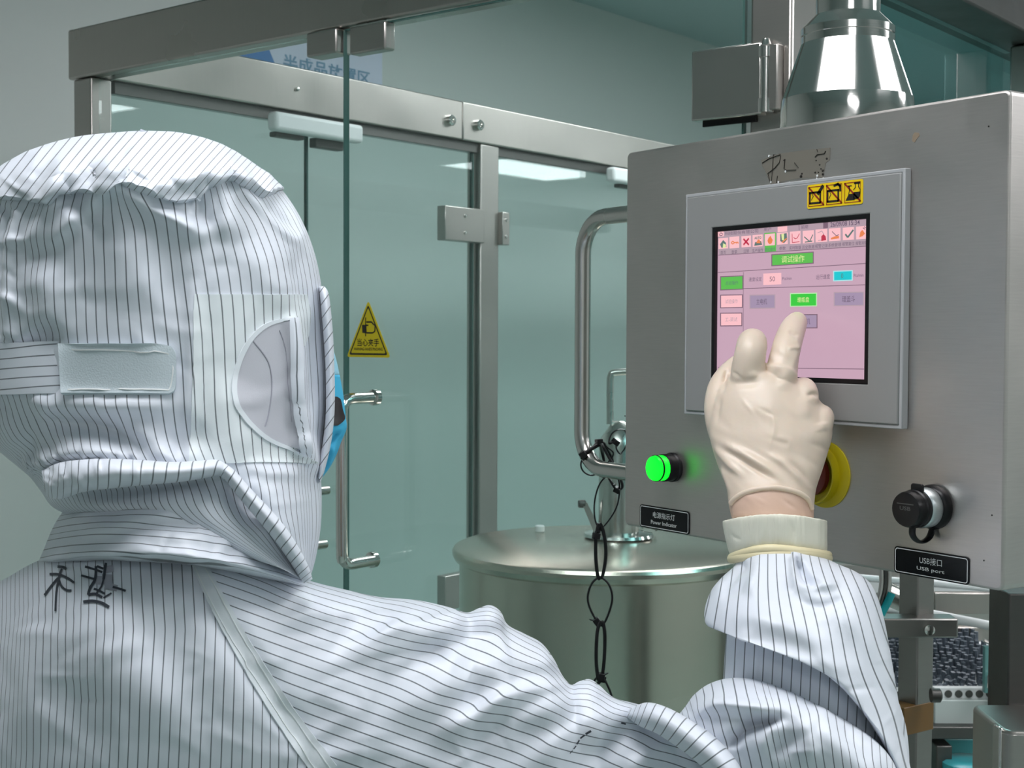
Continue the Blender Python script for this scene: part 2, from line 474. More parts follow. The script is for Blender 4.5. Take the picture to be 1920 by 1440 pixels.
# front fixed pane and swing door
ud0 = onv(650, 500, 0.012)[0]; ud1 = u_rp0 - 0.012
t = thing('glass_panel', W(pu1 + 0.2, 0.02, 0.1), 'fixed clear glass front pane between corner post and glass door', 'glass panel')
build('pane', MB().box((pu1 + 0.003, 0.018, 0.12), (ud0 - 0.008, 0.024, ZB - 0.001), ENC), M['glass'], t)
build('polished_edge', MB().box((ud0 - 0.008, 0.018, 0.12), (ud0 - 0.0065, 0.024, ZB - 0.001), ENC), M['glass_edge'], t)
door = thing('glass_door', W(ud0, 0.012, 0.1), 'tall clear glass door with steel pull handle and yellow warning sticker', 'glass door')
zt = ZB - 0.004
build('pane', MB().box((ud0, 0.007, 0.12), (ud1, 0.013, zt), ENC), M['glass'], door)
e = MB().box((ud0 - 0.002, 0.007, 0.12), (ud0, 0.013, zt), ENC).box((ud0, 0.007, zt), (ud1, 0.013, zt + 0.002), ENC)
e.box((ud1, 0.007, 0.12), (ud1 + 0.003, 0.013, zt), ENC)
build('polished_edge', e, M['glass_edge'], door)
for (x0, y0, x1, y1, par) in ((574, 52, 630, 108, t), (655, 48, 722, 103, door)):
    p = onv(x0, y1, -0.006); q = onv(x1, y0, -0.006)
    build('patch_clamp', MB().box((p[0], -0.006, p[2]), (q[0], 0.016 if par is door else 0.027, ZB - (0.0005 if par is t else 0.004)), ENC), M['post'], par, bevel=0.003)
# pull handle on the door
h0 = onv(706, 745, 0.007); h1 = onv(702, 1049, 0.007)
hv = onu(641, 900, h0[0])[1]
ud_ = lambda v, z: W(h0[0], v, z)
path = [ud_(0.007, h0[2]), ud_(hv * .4, h0[2]), ud_(hv * .78, h0[2] - 0.001), ud_(hv * .95, h0[2] - 0.010), ud_(hv, h0[2] - 0.030)]
path2 = [ud_(hv, h1[2] + 0.030), ud_(hv * .95, h1[2] + 0.010), ud_(hv * .78, h1[2] + 0.001), ud_(hv * .4, h1[2]), ud_(0.007, h1[2])]
hd = build('door_handle', MB().tube(smooth_path(path + path2, 6), 0.0085, 16), M['polish'], door, smooth=True)
fl = MB()
for hh in (h0, h1): fl.lathe(W(hh[0], 0.007, hh[2]), -E2, [(0.012, 0), (0.012, 0.008), (0.009, 0.010)], 20)
build('mounting_ring', fl, M['polish'], hd, smooth=True)
for px, py in ((614, 919), (610, 1020)):
    q = onv(px, py, 0.016)
    build('standoff', MB().lathe(W(q[0], 0.016, q[2]), -E2, [(0.007, 0), (0.007, 0.02), (0.004, 0.022)], 16), M['tube'], t, smooth=True)
# triangular warning sticker
A_, B_, C_ = onv(689, 563, 0.006), onv(650, 671, 0.006), onv(732, 669, 0.006)
cxu = (B_[0] + C_[0]) / 2; wz = C_[0] - B_[0]; hz = A_[2] - (B_[2] + C_[2]) / 2; z0 = (B_[2] + C_[2]) / 2


def tri(s, r):
    pts = [(cxu - wz / 2 * s, z0 + hz * (1 - s) * 0.36), (cxu + wz / 2 * s, z0 + hz * (1 - s) * 0.36), (cxu, z0 + hz * (0.36 * (1 - s) + s))]
    out = []
    for i in range(3):
        p0, p1, p2 = [np.array(pts[(i + k) % 3]) for k in (-1, 0, 1)]
        d0 = (p0 - p1) / np.linalg.norm(p0 - p1); d1 = (p2 - p1) / np.linalg.norm(p2 - p1)
        for k in range(5):
            tt = k / 4; out.append(tuple(p1 + d0 * r * (1 - tt) ** 2 + d1 * r * tt ** 2))
    return out


st = build('warning_sticker', MB().prism(tri(1.0, 0.006), W(0, 0.0066, 0), E1, E3, -E2, 0.0006), M['yellow'], door)
st['label'] = 'yellow triangular hand pinch warning sticker'
o1, o2 = tri(0.88, 0.004), tri(0.80, 0.003)
k = len(o1); mb = MB()
mb.add([W(x, 0.0057, z) for x, z in o1] + [W(x, 0.0057, z) for x, z in o2], [(i, (i + 1) % k, k + (i + 1) % k, k + i) for i in range(k)])
build('sticker_border', mb, M['ink_black'], st)
mb = MB()
text_on(mb, '当心夹手', W(cxu, 0.0056, z0 + hz * 0.26), E1, E3, w=wz * 0.50, h=hz * 0.135, bold=0.01)
text_on(mb, 'WARNING HANDS PINCHING', W(cxu, 0.0056, z0 + hz * 0.145), E1, E3, w=wz * 0.66, h=hz * 0.05, bold=0.01)
build('sticker_lettering', mb, M['ink_black'], st)
# pinched hand pictogram: fist outline and black block
mb = MB()


def sq(x, z): return W(cxu + x * wz, 0.0055, z0 + z * hz)


mb.add([sq(-.13, .43), sq(-.03, .42), sq(-.04, .57), sq(-.14, .57)], [(0, 1, 2, 3)])
fist = [(-.03, .43), (.11, .43), (.155, .46), (.16, .56), (.12, .58), (.08, .62), (-.04, .62)]
for i in range(len(fist) - 1):
    p, q = np.array(fist[i]), np.array(fist[i + 1]); d = (q - p) / np.linalg.norm(q - p); n_ = np.array([-d[1], d[0]]) * 0.012
    mb.add([sq(*(p - n_)), sq(*(q - n_)), sq(*(q + n_)), sq(*(p + n_))], [(0, 1, 2, 3)])
mb.add([sq(-.065, .37), sq(-.045, .37), sq(-.045, .70), sq(-.065, .70)], [(0, 1, 2, 3)])
mb.add([sq(-.05, .55), sq(.01, .55), sq(.01, .575), sq(-.05, .575)], [(0, 1, 2, 3)])
build('pinched_hand_symbol', mb, M['ink_black'], st)

# right side pane and hinge on the right corner post
t = thing('glass_panel', W(u_rp1 - 0.025, vr / 2, 0.1), 'deep teal glass side pane behind the steel cone', 'glass panel')
build('pane', MB().box((u_rp1 - 0.03, 0.08, 1.31), (u_rp1 - 0.02, vr + 0.055, ZB - 0.001), ENC), M['glass_deep'], t)
build('polished_edge', MB().box((u_rp1 - 0.03, vr + 0.0555, 1.31), (u_rp1 - 0.02, vr + 0.0585, ZB - 0.06), ENC), mat('lit_glass_edge', (0.25, 0.55, 0.55), 0.2), t)
hp0 = onv(1297, 228, -0.012); hp1 = onv(1437, 76, -0.012); hpt = onv(1297, 97, -0.012)
zt_h, zb_h = hpt[2], hp0[2]
hg = build('glass_hinge', MB().box((hp0[0], -0.014, zb_h), (hp1[0] - 0.006, 0.0035, zt_h), ENC), M['tube'], door, bevel=0.002)
hu = onv(1436, 150, -0.006)[0]
k_ = MB()
k_.lathe(W(hu, -0.006, zb_h + 0.012), E3, [(0.0075, 0), (0.0075, zt_h - zb_h - 0.024)], 20)
k_.lathe(W(hu, -0.006, zb_h + 0.002), E3, [(0.010, 0), (0.010, 0.016), (0.004, 0.016)], 20)
k_.lathe(W(hu, -0.006, zt_h - 0.018), E3, [(0.010, 0), (0.010, 0.012), (0.006, 0.016), (0.004, 0.022)], 20)
build('hinge_pin', k_, M['polish'], hg, smooth=True)
build('hinge_leaf', MB().box((hu + 0.006, -0.012, zb_h + 0.004), (hu + 0.018, 0.003, zt_h - 0.004), ENC), M['post'], hg, bevel=0.0015)
build('gasket', MB().box((hp0[0] + 0.008, 0.0, zb_h - 0.006), (hp1[0] - 0.02, 0.0035, zb_h), ENC), M['black'], hg)

# wall sign
sg = thing('wall_sign', W(UW, sgn[1], sgn[2]), 'white and blue area sign with Chinese lettering high on the wall', 'sign')
s0 = onu(440, 100, UW + 0.004); s1 = onu(716, 158, UW + 0.004); s2 = onu(716, 40, UW + 0.004); sm = onu(512, 114, UW + 0.004); sm0 = onu(500, 86, UW + 0.004)
zlo, zhi = s1[2] - 0.005, s1[2] + 0.30
build('sign_board', MB().box((UW + 0.001, s0[1] - 0.04, zlo), (UW + 0.006, s1[1], zhi), ENC), M['sign_white'], sg, bevel=0.001)
mb = MB(); dz = (sm0[2] - sm[2]); dv = (sm0[1] - sm[1])
sl = dv / dz
mb.add([W(UW + .0066, s0[1] - .04, zlo), W(UW + .0066, sm[1] + sl * (zlo - sm[2]), zlo), W(UW + .0066, sm[1] + sl * (zhi - sm[2]), zhi), W(UW + .0066, s0[1] - .04, zhi)], [(0, 1, 2, 3)])
build('blue_field', mb, M['blue'], sg)
ta = onu(531, 118, UW + 0.007); tb = onu(694, 146, UW + 0.007)
mb = text_on(MB(), '半成品放置区', W(UW + 0.0072, (ta[1] + tb[1]) / 2, (ta[2] + tb[2]) / 2 + 0.0), E2, E3, w=tb[1] - ta[1], h=0.045, bold=0.02)
build('sign_lettering', mb, M['sign_ink'], sg)

# ------------------------------------------------------------------ control box
BW, BHT, BD = 0.4718, 0.3945, 0.13
X_, Y_, Z_ = np.array([1.0, 0, 0]), np.array([0, 1.0, 0]), np.array([0, 0, 1.0])


def P3(x, z, y=0.0): return np.array([x, y, z])


box = thing('control_box', P3(BW / 2, BZ, BD / 2), 'brushed steel operator control box with a pink touch screen', 'control box')
hull = MB().prism(rbox(0, BW, BZ, BZ + BHT, 0.006, 5), (0, BD, 0), X_, Z_, -Y_, BD)
build('housing', hull, M['box'], box, bevel=0.0025, seg=3)
# scratches and dark specks on the steel
sp = MB()
for px, py in ((1860, 966), (1845, 1051), (1854, 237), (1172, 780)):
    x, z = face(px, py); sp.prism([(x + .0007 * math.cos(a), z + .0007 * math.sin(a)) for a in np.linspace(0, 2 * math.pi, 9)[:-1]], (0, 0.0001, 0), X_, Z_, -Y_, 0.0004)
build('speck', sp, M['ink_black'], box)['kind'] = 'stuff'
x, z = face(1717, 257)
build('glue_residue', MB().prism([(x + a, z + b_) for a, b_ in ((-.0035, -.003), (-.001, -.0045), (.002, -.001), (.004, .0005), (.0035, .003), (-.001, .004), (-.003, .002))], (0, 0.0001, 0), X_, Z_, -Y_, 0.0004), mat('residue_brown', (0.26, 0.20, 0.14), 0.7), box)
# torn tape with pen marks
tp = [(1428, 300), (1462, 288), (1505, 282), (1557, 277), (1556, 300), (1549, 305), (1543, 333), (1500, 334), (1470, 340), (1445, 346), (1436, 322), (1429, 310)]
tm = mat('old_tape', (0.175, 0.163, 0.135), 0.55)
poly = [face(*p) for p in tp][::-1]
tape = build('torn_tape', MB().prism(poly, (0, 0.0001, 0), X_, Z_, -Y_, 0.0004), tm, box)
tape['label'] = 'torn yellowed adhesive tape with pen scribbles'


def strokes(name, lines, wpx, yoff, m, parent):
    mb = MB()
    for ln in lines:
        pts = [P3(*face(a, b_), yoff) for a, b_ in ln]
        mb.tube(pts, wpx * 0.00022, 6, flat=(1, 0.3), cap=True)
    return build(name, mb, m, parent)


def tz(a, b_): return (1410 + a / 12.0, 270 + b_ / 12.0)


strokes('pen_scribble', [[tz(240, 430), tz(400, 330), tz(650, 240)], [tz(490, 230), tz(465, 600), tz(440, 850), tz(415, 845), tz(365, 660), tz(520, 540), tz(630, 410), tz(655, 260)],
                         [tz(720, 370), tz(755, 345), tz(735, 560), tz(790, 590), tz(1000, 580)], [tz(965, 420), tz(1055, 540)], [tz(1430, 300), tz(1480, 240), tz(1640, 220), tz(1672, 160)],
                         [tz(580, 720), tz(555, 880)], [tz(1470, 120), tz(1490, 180)]], 3.0, -0.0006, M['ink_black'], tape)
dd = MB()
for a, b_ in ((390, 270), (765, 620), (435, 855), (1470, 780), (1478, 715), (605, 860), (850, 875), (1610, 780)):
    x, z = face(*tz(a, b_)); dd.prism([(x + .0009 * math.cos(q), z + .0011 * math.sin(q)) for q in np.linspace(0, 2 * math.pi, 9)[:-1]], (0, -0.0003, 0), X_, Z_, -Y_, 0.0006)
build('paint_fleck', dd, M['white_metal'], tape)['kind'] = 'stuff'
sm_ = MB()
for a, b_, r_ in ((1110, 730, .0016), (1600, 600, .0013), (1600, 680, .0012), (1450, 370, .0008), (1530, 470, .0009), (1560, 560, .0008), (1690, 330, .0012), (1430, 640, .0010), (1130, 670, .001), (1500, 640, .0008)):
    x, z = face(*tz(a, b_)); sm_.prism([(x + r_ * math.cos(q), z + r_ * .8 * math.sin(q)) for q in np.linspace(0, 2 * math.pi, 8)[:-1]], (0, -0.0003, 0), X_, Z_, -Y_, 0.0003)
build('smudge', sm_, M['ink_black'], tape)['kind'] = 'stuff'

# touch screen panel
TY = -0.009
bx0, bz1 = face(1288.4, 370.8, TY); bx1, bz0 = face(1683, 797, TY)
fx0, fz1 = face(1334.6, 427, TY); fx1, fz0 = face(1626, 721, TY)
RD = 0.0045


def frame(x0, x1, z0, z1, X0, X1, Z0, Z1, y0, y1):
    """ring between the outer rectangle X and the inner rectangle x, from y0 (front) to y1"""
    mb = MB()
    o = [(X0, Z0), (X1, Z0), (X1, Z1), (X0, Z1)]; i = [(x0, z0), (x1, z0), (x1, z1), (x0, z1)]
    vs = [P3(a, c, y0) for a, c in o] + [P3(a, c, y0) for a, c in i] + [P3(a, c, y1) for a, c in o] + [P3(a, c, y1) for a, c in i]
    fs = []
    for k in range(4):
        l = (k + 1) % 4
        fs += [(k, l, 4 + l, 4 + k), (8 + l, 8 + k, 12 + k, 12 + l), (k + 8, l + 8, l, k), (4 + k, 4 + l, 12 + l, 12 + k)]
    mb.add(vs, fs)
    return mb


tsc = build('touch_screen', frame(fx0, fx1, fz0, fz1, bx0, bx1, bz0, bz1, TY, -0.0002), M['bezel'], box, bevel=0.0012)
tsc['label'] = 'grey framed touch screen showing a pink control page'
build('bezel_lip', frame(bx0, bx1, bz0, bz1, bx0 - .0035, bx1 + .0035, bz0 - .0035, bz1 + .0035, TY + 0.0012, -0.0001), M['bezel_edge'], tsc, bevel=0.0008)
bw_ = 0.0042
build('screen_frame', frame(fx0 + bw_, fx1 - bw_, fz0 + bw_, fz1 - bw_, fx0, fx1, fz0, fz1, TY + 0.0006, TY + RD), M['black'], tsc, bevel=0.0003)
SY = TY + RD
M['screen'] = mat('screen_pink', (0.02, 0.02, 0.02), 0.25, emit=1.0, ecol=(0.56, 0.36, 0.46))


def lit(name, c, e=1.0): return mat(name, (0.02, 0.02, 0.02), 0.3, emit=e, ecol=c)


disp = build('display', MB().box((fx0 + 0.002, SY, fz0 + 0.002), (fx1 - 0.002, SY + 0.002, fz1 - 0.002)), M['screen'], tsc)
S = {'grey': lit('screen_grey', (0.44, 0.32, 0.38)), 'pink': lit('screen_light_pink', (0.95, 0.52, 0.56)), 'green': lit('screen_green', (0.10, 0.50, 0.07)),
     'bright': lit('screen_bright_green', (0.03, 0.58, 0.04)), 'lilac': lit('screen_lilac', (0.36, 0.27, 0.40)), 'cyan': lit('screen_cyan', (0.0, 0.56, 0.62)),
     'ink': lit('screen_ink', (0.13, 0.085, 0.14)), 'dark': lit('screen_shadow', (0.20, 0.12, 0.17)), 'orange': lit('screen_orange', (0.80, 0.22, 0.07)),
     'red': lit('screen_red', (0.50, 0.02, 0.06)), 'teal': lit('screen_teal', (0.10, 0.17, 0.16)), 'cream': lit('screen_cream', (0.74, 0.80, 0.35)),
     'edge': lit('screen_dark_edge', (0.035, 0.05, 0.07)), 'ltgreen': lit('screen_rim_green', (0.45, 0.80, 0.40)), 'ltcyan': lit('screen_rim_cyan', (0.42, 0.78, 0.80))}


def srect(name, c, x0, y0, x1, y1, lay=1, border=None, bpx=1.5):
    """flat rectangle on the display between two measured corners"""
    q = SY - 0.0002 * lay
    a, b1 = face(x0, (y0), q); c1, d1 = face(x1, y1, q)
    o = None
    if border:
        w = bpx * 0.00055
        mb = MB().add([P3(a - w, b1 + w, q), P3(a - w, d1 - w, q), P3(c1 + w, d1 - w, q), P3(c1 + w, b1 + w, q)], [(0, 1, 2, 3)])
        m_ = MB(); m_.add([P3(a - w, b1 + w, q), P3(a - w, d1 - w, q), P3(c1 + w, d1 - w, q), P3(c1 + w, b1 + w, q)], [(0, 1, 2, 3)])
        build(name + '_rim', m_, S[border], tsc)
        q -= 0.00015
    m_ = MB(); m_.add([P3(a, b1, q), P3(a, d1, q), P3(c1, d1, q), P3(c1, b1, q)], [(0, 1, 2, 3)])
    return build(name, m_, S[c], tsc)


# the rows of the display slope in the picture: y at a column is given at its own x
mbq = MB()
def stext(body, x0, x1, yc, hpx, c='ink', lay=4, bold=0.0, name='screen_text'):
    q = SY - 0.0002 * lay
    a, _ = face(x0, yc, q); b1, _ = face(x1, yc, q); cx_, cz_ = face((x0 + x1) / 2, yc, q)
    _, h1 = face((x0 + x1) / 2, yc - hpx / 2, q); _, h2 = face((x0 + x1) / 2, yc + hpx / 2, q)
    return build(name, text_on(MB(), body, P3(cx_, cz_, q), X_, Z_, w=b1 - a, h=h1 - h2, bold=bold), S[c], tsc)


def sline(pts, wpx, c, lay=4, name='screen_line'):
    q = SY - 0.0002 * lay; mb = MB()
    for ln in pts:
        for (xa, ya), (xb, yb) in zip(ln[:-1], ln[1:]):
            p = np.array(face(xa, ya, q)); r_ = np.array(face(xb, yb, q)); d = r_ - p; L_ = np.linalg.norm(d) + 1e-9
            n_ = np.array([-d[1], d[0]]) / L_ * wpx * 0.00028
            mb.add([P3(*(p - n_), q), P3(*(r_ - n_), q), P3(*(r_ + n_), q), P3(*(p + n_), q)], [(0, 1, 2, 3)])
    return build(name, mb, S[c], tsc)


def spoly(pts, c, lay=4, name='screen_icon'):
    q = SY - 0.0002 * lay; mb = MB(); mb.add([P3(*face(a, b_, q), q) for a, b_ in pts], [tuple(range(len(pts)))])
    return build(name, mb, S[c], tsc)


spoly([(1336, 436), (1346, 435), (1344, 708), (1336, 709)], 'edge', 1, 'screen_margin')
# title bar and tool bar
spoly([(1346, 434), (1346, 446), (1624, 420), (1624, 409)], 'grey', 1, 'title_bar')
spoly([(1346, 446), (1348, 478), (1624, 461), (1624, 420)], 'grey', 1, 'tool_bar')
spoly([(1346, 435), (1357, 434), (1357, 443), (1346, 444)], 'pink', 2, 'screen_icon')
sline([[(1349, 440), (1351.5, 436.5), (1354.5, 438), (1354, 441.5), (1350, 442), (1349, 440)]], 1.2, 'ink', 3, 'screen_icon')
stext('科技股份有限公司', 1359, 1421, 435.5, 7)
stext('用户', 1432, 1446, 430, 6)
spoly([(1458, 425.5), (1476, 424), (1476, 434), (1458, 435.5)], 'pink', 2, 'entry_field')
stext('前期', 1502, 1515, 425.5, 7)
sline([[(1498, 421), (1498.5, 432)]], 1, 'ink', 3)
spoly([(1543.5, 417), (1552.5, 416), (1552.5, 427.5), (1543.5, 428.5)], 'dark', 2, 'screen_icon')
stext('26/09/08', 1557, 1588, 420, 9, bold=0.012)
stext('15:34', 1592, 1612, 417.5, 9, bold=0.012)
icons = [(1347, 1365, 446, 467), (1367.5, 1386, 443.5, 466), (1390, 1408, 442, 464), (1411, 1430, 440, 463), (1434, 1453, 438, 461), (1457, 1477, 436, 459),
         (1481, 1501, 433.5, 458), (1505, 1526, 432, 456.5), (1529, 1551, 429.5, 454.5), (1554, 1576, 427.5, 452.5), (1580, 1601, 426, 450.5), (1605, 1624, 424, 449)]
caps = ['首页', '登录', '注销', '生产操作', '调试操作', '参数', '实时数据', '历史数据', '报警记录', '系统管理', '报警复位', '报警消音']
spoly([(1433, 437), (1455, 435.5), (1455, 471), (1434, 472.5)], 'green', 2, 'tool_highlight')
for (x0, x1, y0, y1), cp in zip(icons, caps):
    spoly([(x0, y0 + 1.0), (x0 + 0.3, y1), (x1, y1 - 1.4), (x1, y0 - 0.6)], 'pink', 3, 'tool_button')
    stext(cp, x0 - (1 if len(cp) > 2 else -4), x1 + (1 if len(cp) > 2 else -4), y1 + 6.5, 7, 'ink' if cp != '调试操作' else 'teal', 4)
# tool bar pictures
spoly([(1350, 458), (1356, 450), (1361, 455), (1362, 463), (1353, 465)], 'teal', 4); spoly([(1356, 456), (1361, 459), (1361, 464), (1355, 465)], 'cream', 5)
sline([[(1371, 455), (1374, 452), (1377, 455), (1374, 458), (1371, 455)], [(1377, 455), (1384, 454), (1384, 457)], [(1381, 454.5), (1381, 457)]], 1.8, 'orange', 5)
sline([[(1394, 448), (1404, 459)], [(1404, 447), (1394, 459)]], 3.2, 'red', 5)
stext('AUTO', 1414.5, 1427.5, 446, 5, 'teal', 5, bold=0.03); spoly([(1416, 454), (1427, 452), (1429, 459), (1414, 461)], 'teal', 4); spoly([(1418, 456), (1421, 449), (1424, 449), (1426, 456)], 'orange', 5)
spoly([(1439, 451), (1441, 446), (1445, 442), (1447, 447), (1449, 450), (1447, 456), (1443, 458), (1440, 455)], 'orange', 4)
spoly([(1463, 439), (1475, 437), (1476, 449), (1470, 456), (1463, 452)], 'teal', 4); spoly([(1465, 439), (1470, 438), (1470, 451), (1466, 450)], 'cream', 5); sline([[(1466, 455), (1475, 447)]], 2.2, 'orange', 6)
sline([[(1485, 438), (1485.5, 455), (1499, 453)], [(1488, 445), (1491, 448), (1495, 446), (1499, 438)]], 1.2, 'red', 5)
sline([[(1508, 444), (1518, 453), (1524, 440)], [(1509, 454), (1523, 452)]], 1.8, 'teal', 5)
sline([[(1533, 437), (1541, 433), (1545, 440)], [(1534, 451), (1540, 450)]], 1.2, 'grey', 5); spoly([(1540, 443), (1544, 439), (1548, 443), (1549, 450), (1540, 452)], 'red', 5)
spoly([(1558, 446), (1566, 443), (1573, 442), (1573, 447), (1558, 449)], 'orange', 5); sline([[(1560, 434), (1564, 438), (1568, 442), (1573, 440)]], 1.2, 'dark', 5)
sline([[(1585, 439), (1589.5, 445), (1600, 431)]], 3.0, 'teal', 5)
spoly([(1611, 445), (1613, 435), (1617, 431), (1622, 438), (1617, 443)], 'orange', 5); sline([[(1618, 427), (1622, 430)], [(1620, 425), (1623, 427)]], 1.3, 'dark', 5)
sline([[(1347, 478.5), (1624, 461.5)], [(1346, 511), (1623, 494)], [(1394, 510), (1393.5, 640)], [(1394, 541), (1622, 534)], [(1346, 689), (1620, 692)]], 1.1, 'dark', 2)
# page buttons and fields


def sbutton(x0, y0, x1, y1, c, rim, txt, tc='ink', tx=None, th=11, nm='screen_button', slope=-0.045):
    k = (x1 - x0) * slope / 2
    q = 2
    w = 1.8
    spoly([(x0 - w, y0 - k - w), (x0 - w, y1 - k + w), (x1 + w, y1 + k + w), (x1 + w, y0 + k - w)], rim, 2, nm + '_rim')
    spoly([(x0, y0 - k), (x0, y1 - k), (x1, y1 + k), (x1, y0 + k)], c, 3, nm)
    if txt:
        a, b1 = tx or (x0 + (x1 - x0) * .2, x1 - (x1 - x0) * .2)
        stext(txt, a, b1, (y0 + y1) / 2, th, tc, 5)


sbutton(1448, 476, 1524, 495, 'green', 'dark', '调试操作', 'cream', (1465, 1508), 13, slope=-.065)
sbutton(1352, 519, 1392, 542, 'green', 'dark', '点动操作', 'teal', None, 8)
sbutton(1352, 554, 1391, 576, 'pink', 'dark', '试验操作', 'grey', None, 8, slope=-.02)
sbutton(1352, 588, 1390, 610, 'pink', 'dark', '工-调试', 'grey', None, 8, slope=-.01)
sbutton(1433, 514, 1463, 532, 'pink', 'pink', '50', 'dark', (1443, 1453), 9)
stext('速度设定', 1404, 1428, 523.5, 8); stext('Pcs/min', 1467, 1484, 522, 6)
sbutton(1564, 509, 1597, 525, 'cyan', 'ltcyan', '0', 'teal', (1577, 1581), 9)
stext('运行速度', 1530, 1556, 519, 9); stext('Pcs/min', 1601, 1619, 516, 6)
sbutton(1407, 554, 1452, 577, 'lilac', 'grey', '主电机', 'ink', (1418, 1438), 11, slope=-.02)
sbutton(1483, 551, 1530, 573, 'bright', 'ltgreen', '理瓶盘', 'cream', (1495, 1517), 10, slope=-.02)
sbutton(1565, 549, 1618, 572, 'lilac', 'grey', '理盖斗', 'ink', (1579, 1603), 12, slope=-.015)
sbutton(1484, 591, 1531, 614, 'lilac', 'dark', '抽风机', 'ink', (1494, 1519), 11, slope=-.01)

# yellow three symbol sticker
qy = TY - 0.0003
sx0, sz1 = face(1514, 345, qy); sx1, sz0 = face(1618, 385, qy)
_, sz1 = face(1514, 347.5, qy); _, sz0 = face(1514, 392, qy)
stk = build('warning_sticker', MB().prism(rbox(sx0, sx1, sz0, sz1, 0.002), (0, TY - 0.0001, 0), X_, Z_, -Y_, 0.0004), M['sticker_yellow'], tsc)
SW, SH = sx1 - sx0, sz1 - sz0
yk = TY - 0.0007


def spt(a, b_): return P3(sx0 + SW * a, sz0 + SH * b_, yk)


def flat_lines(mb, pts, w, closed=False):
    pts = list(pts) + ([pts[0]] if closed else [])
    for p, q in zip(pts[:-1], pts[1:]):
        p = np.array((p[0] * SW, p[1] * SH)); q = np.array((q[0] * SW, q[1] * SH)); d = q - p; n_ = np.array([-d[1], d[0]]) / (np.linalg.norm(d) + 1e-9) * w / 2
        e_ = d / (np.linalg.norm(d) + 1e-9) * w / 2
        mb.add([P3(sx0 + c[0], sz0 + c[1], yk) for c in (p - n_ - e_, q - n_ + e_, q + n_ + e_, p + n_ - e_)], [(0, 1, 2, 3)])


rd, bk = MB(), MB()
for i in range(3):
    a0, a1 = 0.035 + i * 0.325, 0.305 + i * 0.325
    flat_lines(rd, [(a0, .1), (a1, .1), (a1, .9), (a0, .9)], 0.0006, True)
    flat_lines(rd, [(a0, .88), (a1, .12)], 0.0016)
for i in (0, 1):
    a0 = 0.055 + i * 0.325
    flat_lines(bk, [(a0, .22), (a0 + .19, .22), (a0 + .19, .66), (a0, .66)], 0.0018, True)
    flat_lines(bk, [(a0 + .04, .6), (a0 + .06, .5), (a0 + .04, .42), (a0 + .03, .36)], 0.0007)
flat_lines(bk, [(0.21, .62), (0.28, .86)], 0.0032)
flat_lines(bk, [(0.50, .86), (0.56, .90), (0.60, .82), (0.605, .64)], 0.0022)
bk.add([spt(.70, .18), spt(.86, .18), spt(.845, .44), spt(.755, .44)], [(0, 1, 2, 3)])
bk.add([spt(.84, .20), spt(.93, .22), spt(.955, .34), spt(.95, .50), spt(.84, .50)], [(0, 1, 2, 3, 4)])
flat_lines(bk, [(.755, .44), (.765, .56), (.765, .74), (.745, .77), (.80, .77)], 0.0008)
flat_lines(bk, [(.86, .86), (.94, .86)], 0.0018)
flat_lines(bk, [(.87, .86), (.87, .68), (.84, .60)], 0.0008); flat_lines(bk, [(.925, .86), (.925, .70), (.955, .58), (.955, .42)], 0.0008)
build('prohibition_mark', rd, M['ink_red'], stk); build('symbol', bk, M['ink_black'], stk)

# name plates
def nameplate(tl, br_y, tr, l1, l2, w1, w2, lab):
    x0, z1_ = face(*tl, -0.0005); _, z0_ = face(tl[0], br_y, -0.0005); x1, _ = face(*tr, -0.0005)
    np_ = build('name_plate', MB().prism(rbox(x0, x1, z0_, z1_, 0.003), (0, -0.0001, 0), X_, Z_, -Y_, 0.0008), M['label_black'], box, bevel=0.0002)
    np_['label'] = lab
    o1 = rbox(x0 + .0012, x1 - .0012, z0_ + .0012, z1_ - .0012, 0.0024); o2 = rbox(x0 + .0019, x1 - .0019, z0_ + .0019, z1_ - .0019, 0.0018); k = len(o1)
    mb = MB(); mb.add([P3(a, c, -0.0011) for a, c in o1] + [P3(a, c, -0.0011) for a, c in o2], [(i, (i + 1) % k, k + (i + 1) % k, k + i) for i in range(k)])
    build('plate_border', mb, M['ink_white'], np_)
    mb = MB(); h = z1_ - z0_; xc = (x0 + x1) / 2; w = x1 - x0
    text_on(mb, l1, P3(xc, z0_ + h * 0.63, -0.0011), X_, Z_, w=w * w1, h=h * 0.27, bold=0.004)
    text_on(mb, l2, P3(xc, z0_ + h * 0.30, -0.0011), X_, Z_, w=w * w2, h=h * 0.17, bold=0.008)
    build('plate_lettering', mb, M['ink_white'], np_)


nameplate((1200, 945), 987, (1293, 962), '电源指示灯', 'Power Indicator', 0.44, 0.52, 'black power indicator name plate')
nameplate((1677.5, 1023), 1073, (1818, 1045), 'USB接口', 'USB port', 0.30, 0.37, 'black name plate of the data port')

# green pilot lamp
lx, lz = face(1262, 876)
lmp = build('pilot_lamp', MB().lathe(P3(lx, lz, 0.0), -Y_, [(0.0150, 0), (0.0150, 0.003), (0.0140, 0.004), (0.0140, 0.014), (0.0132, 0.015), (0.0130, 0.0145)], 40), M['black'], box, smooth=True)
lmp['label'] = 'glowing green power indicator lamp'
M['green_lens'] = mat('green_lens', (0.0, 0.5, 0.02), 0.2, emit=1.6, ecol=(0.002, 1.0, 0.02))
build('lens', MB().lathe(P3(lx, lz, -0.0135), -Y_, [(0.0128, 0), (0.0128, 0.010), (0.0122, 0.0125), (0.010, 0.0135), (0.001, 0.014)], 40), M['green_lens'], lmp, smooth=True)
build('lens_rim', MB().lathe(P3(lx, lz, -0.0215), -Y_, [(0.0130, 0), (0.0135, 0.0006), (0.0135, 0.0018), (0.0130, 0.0024)], 40, close=True), M['black'], lmp, smooth=True)

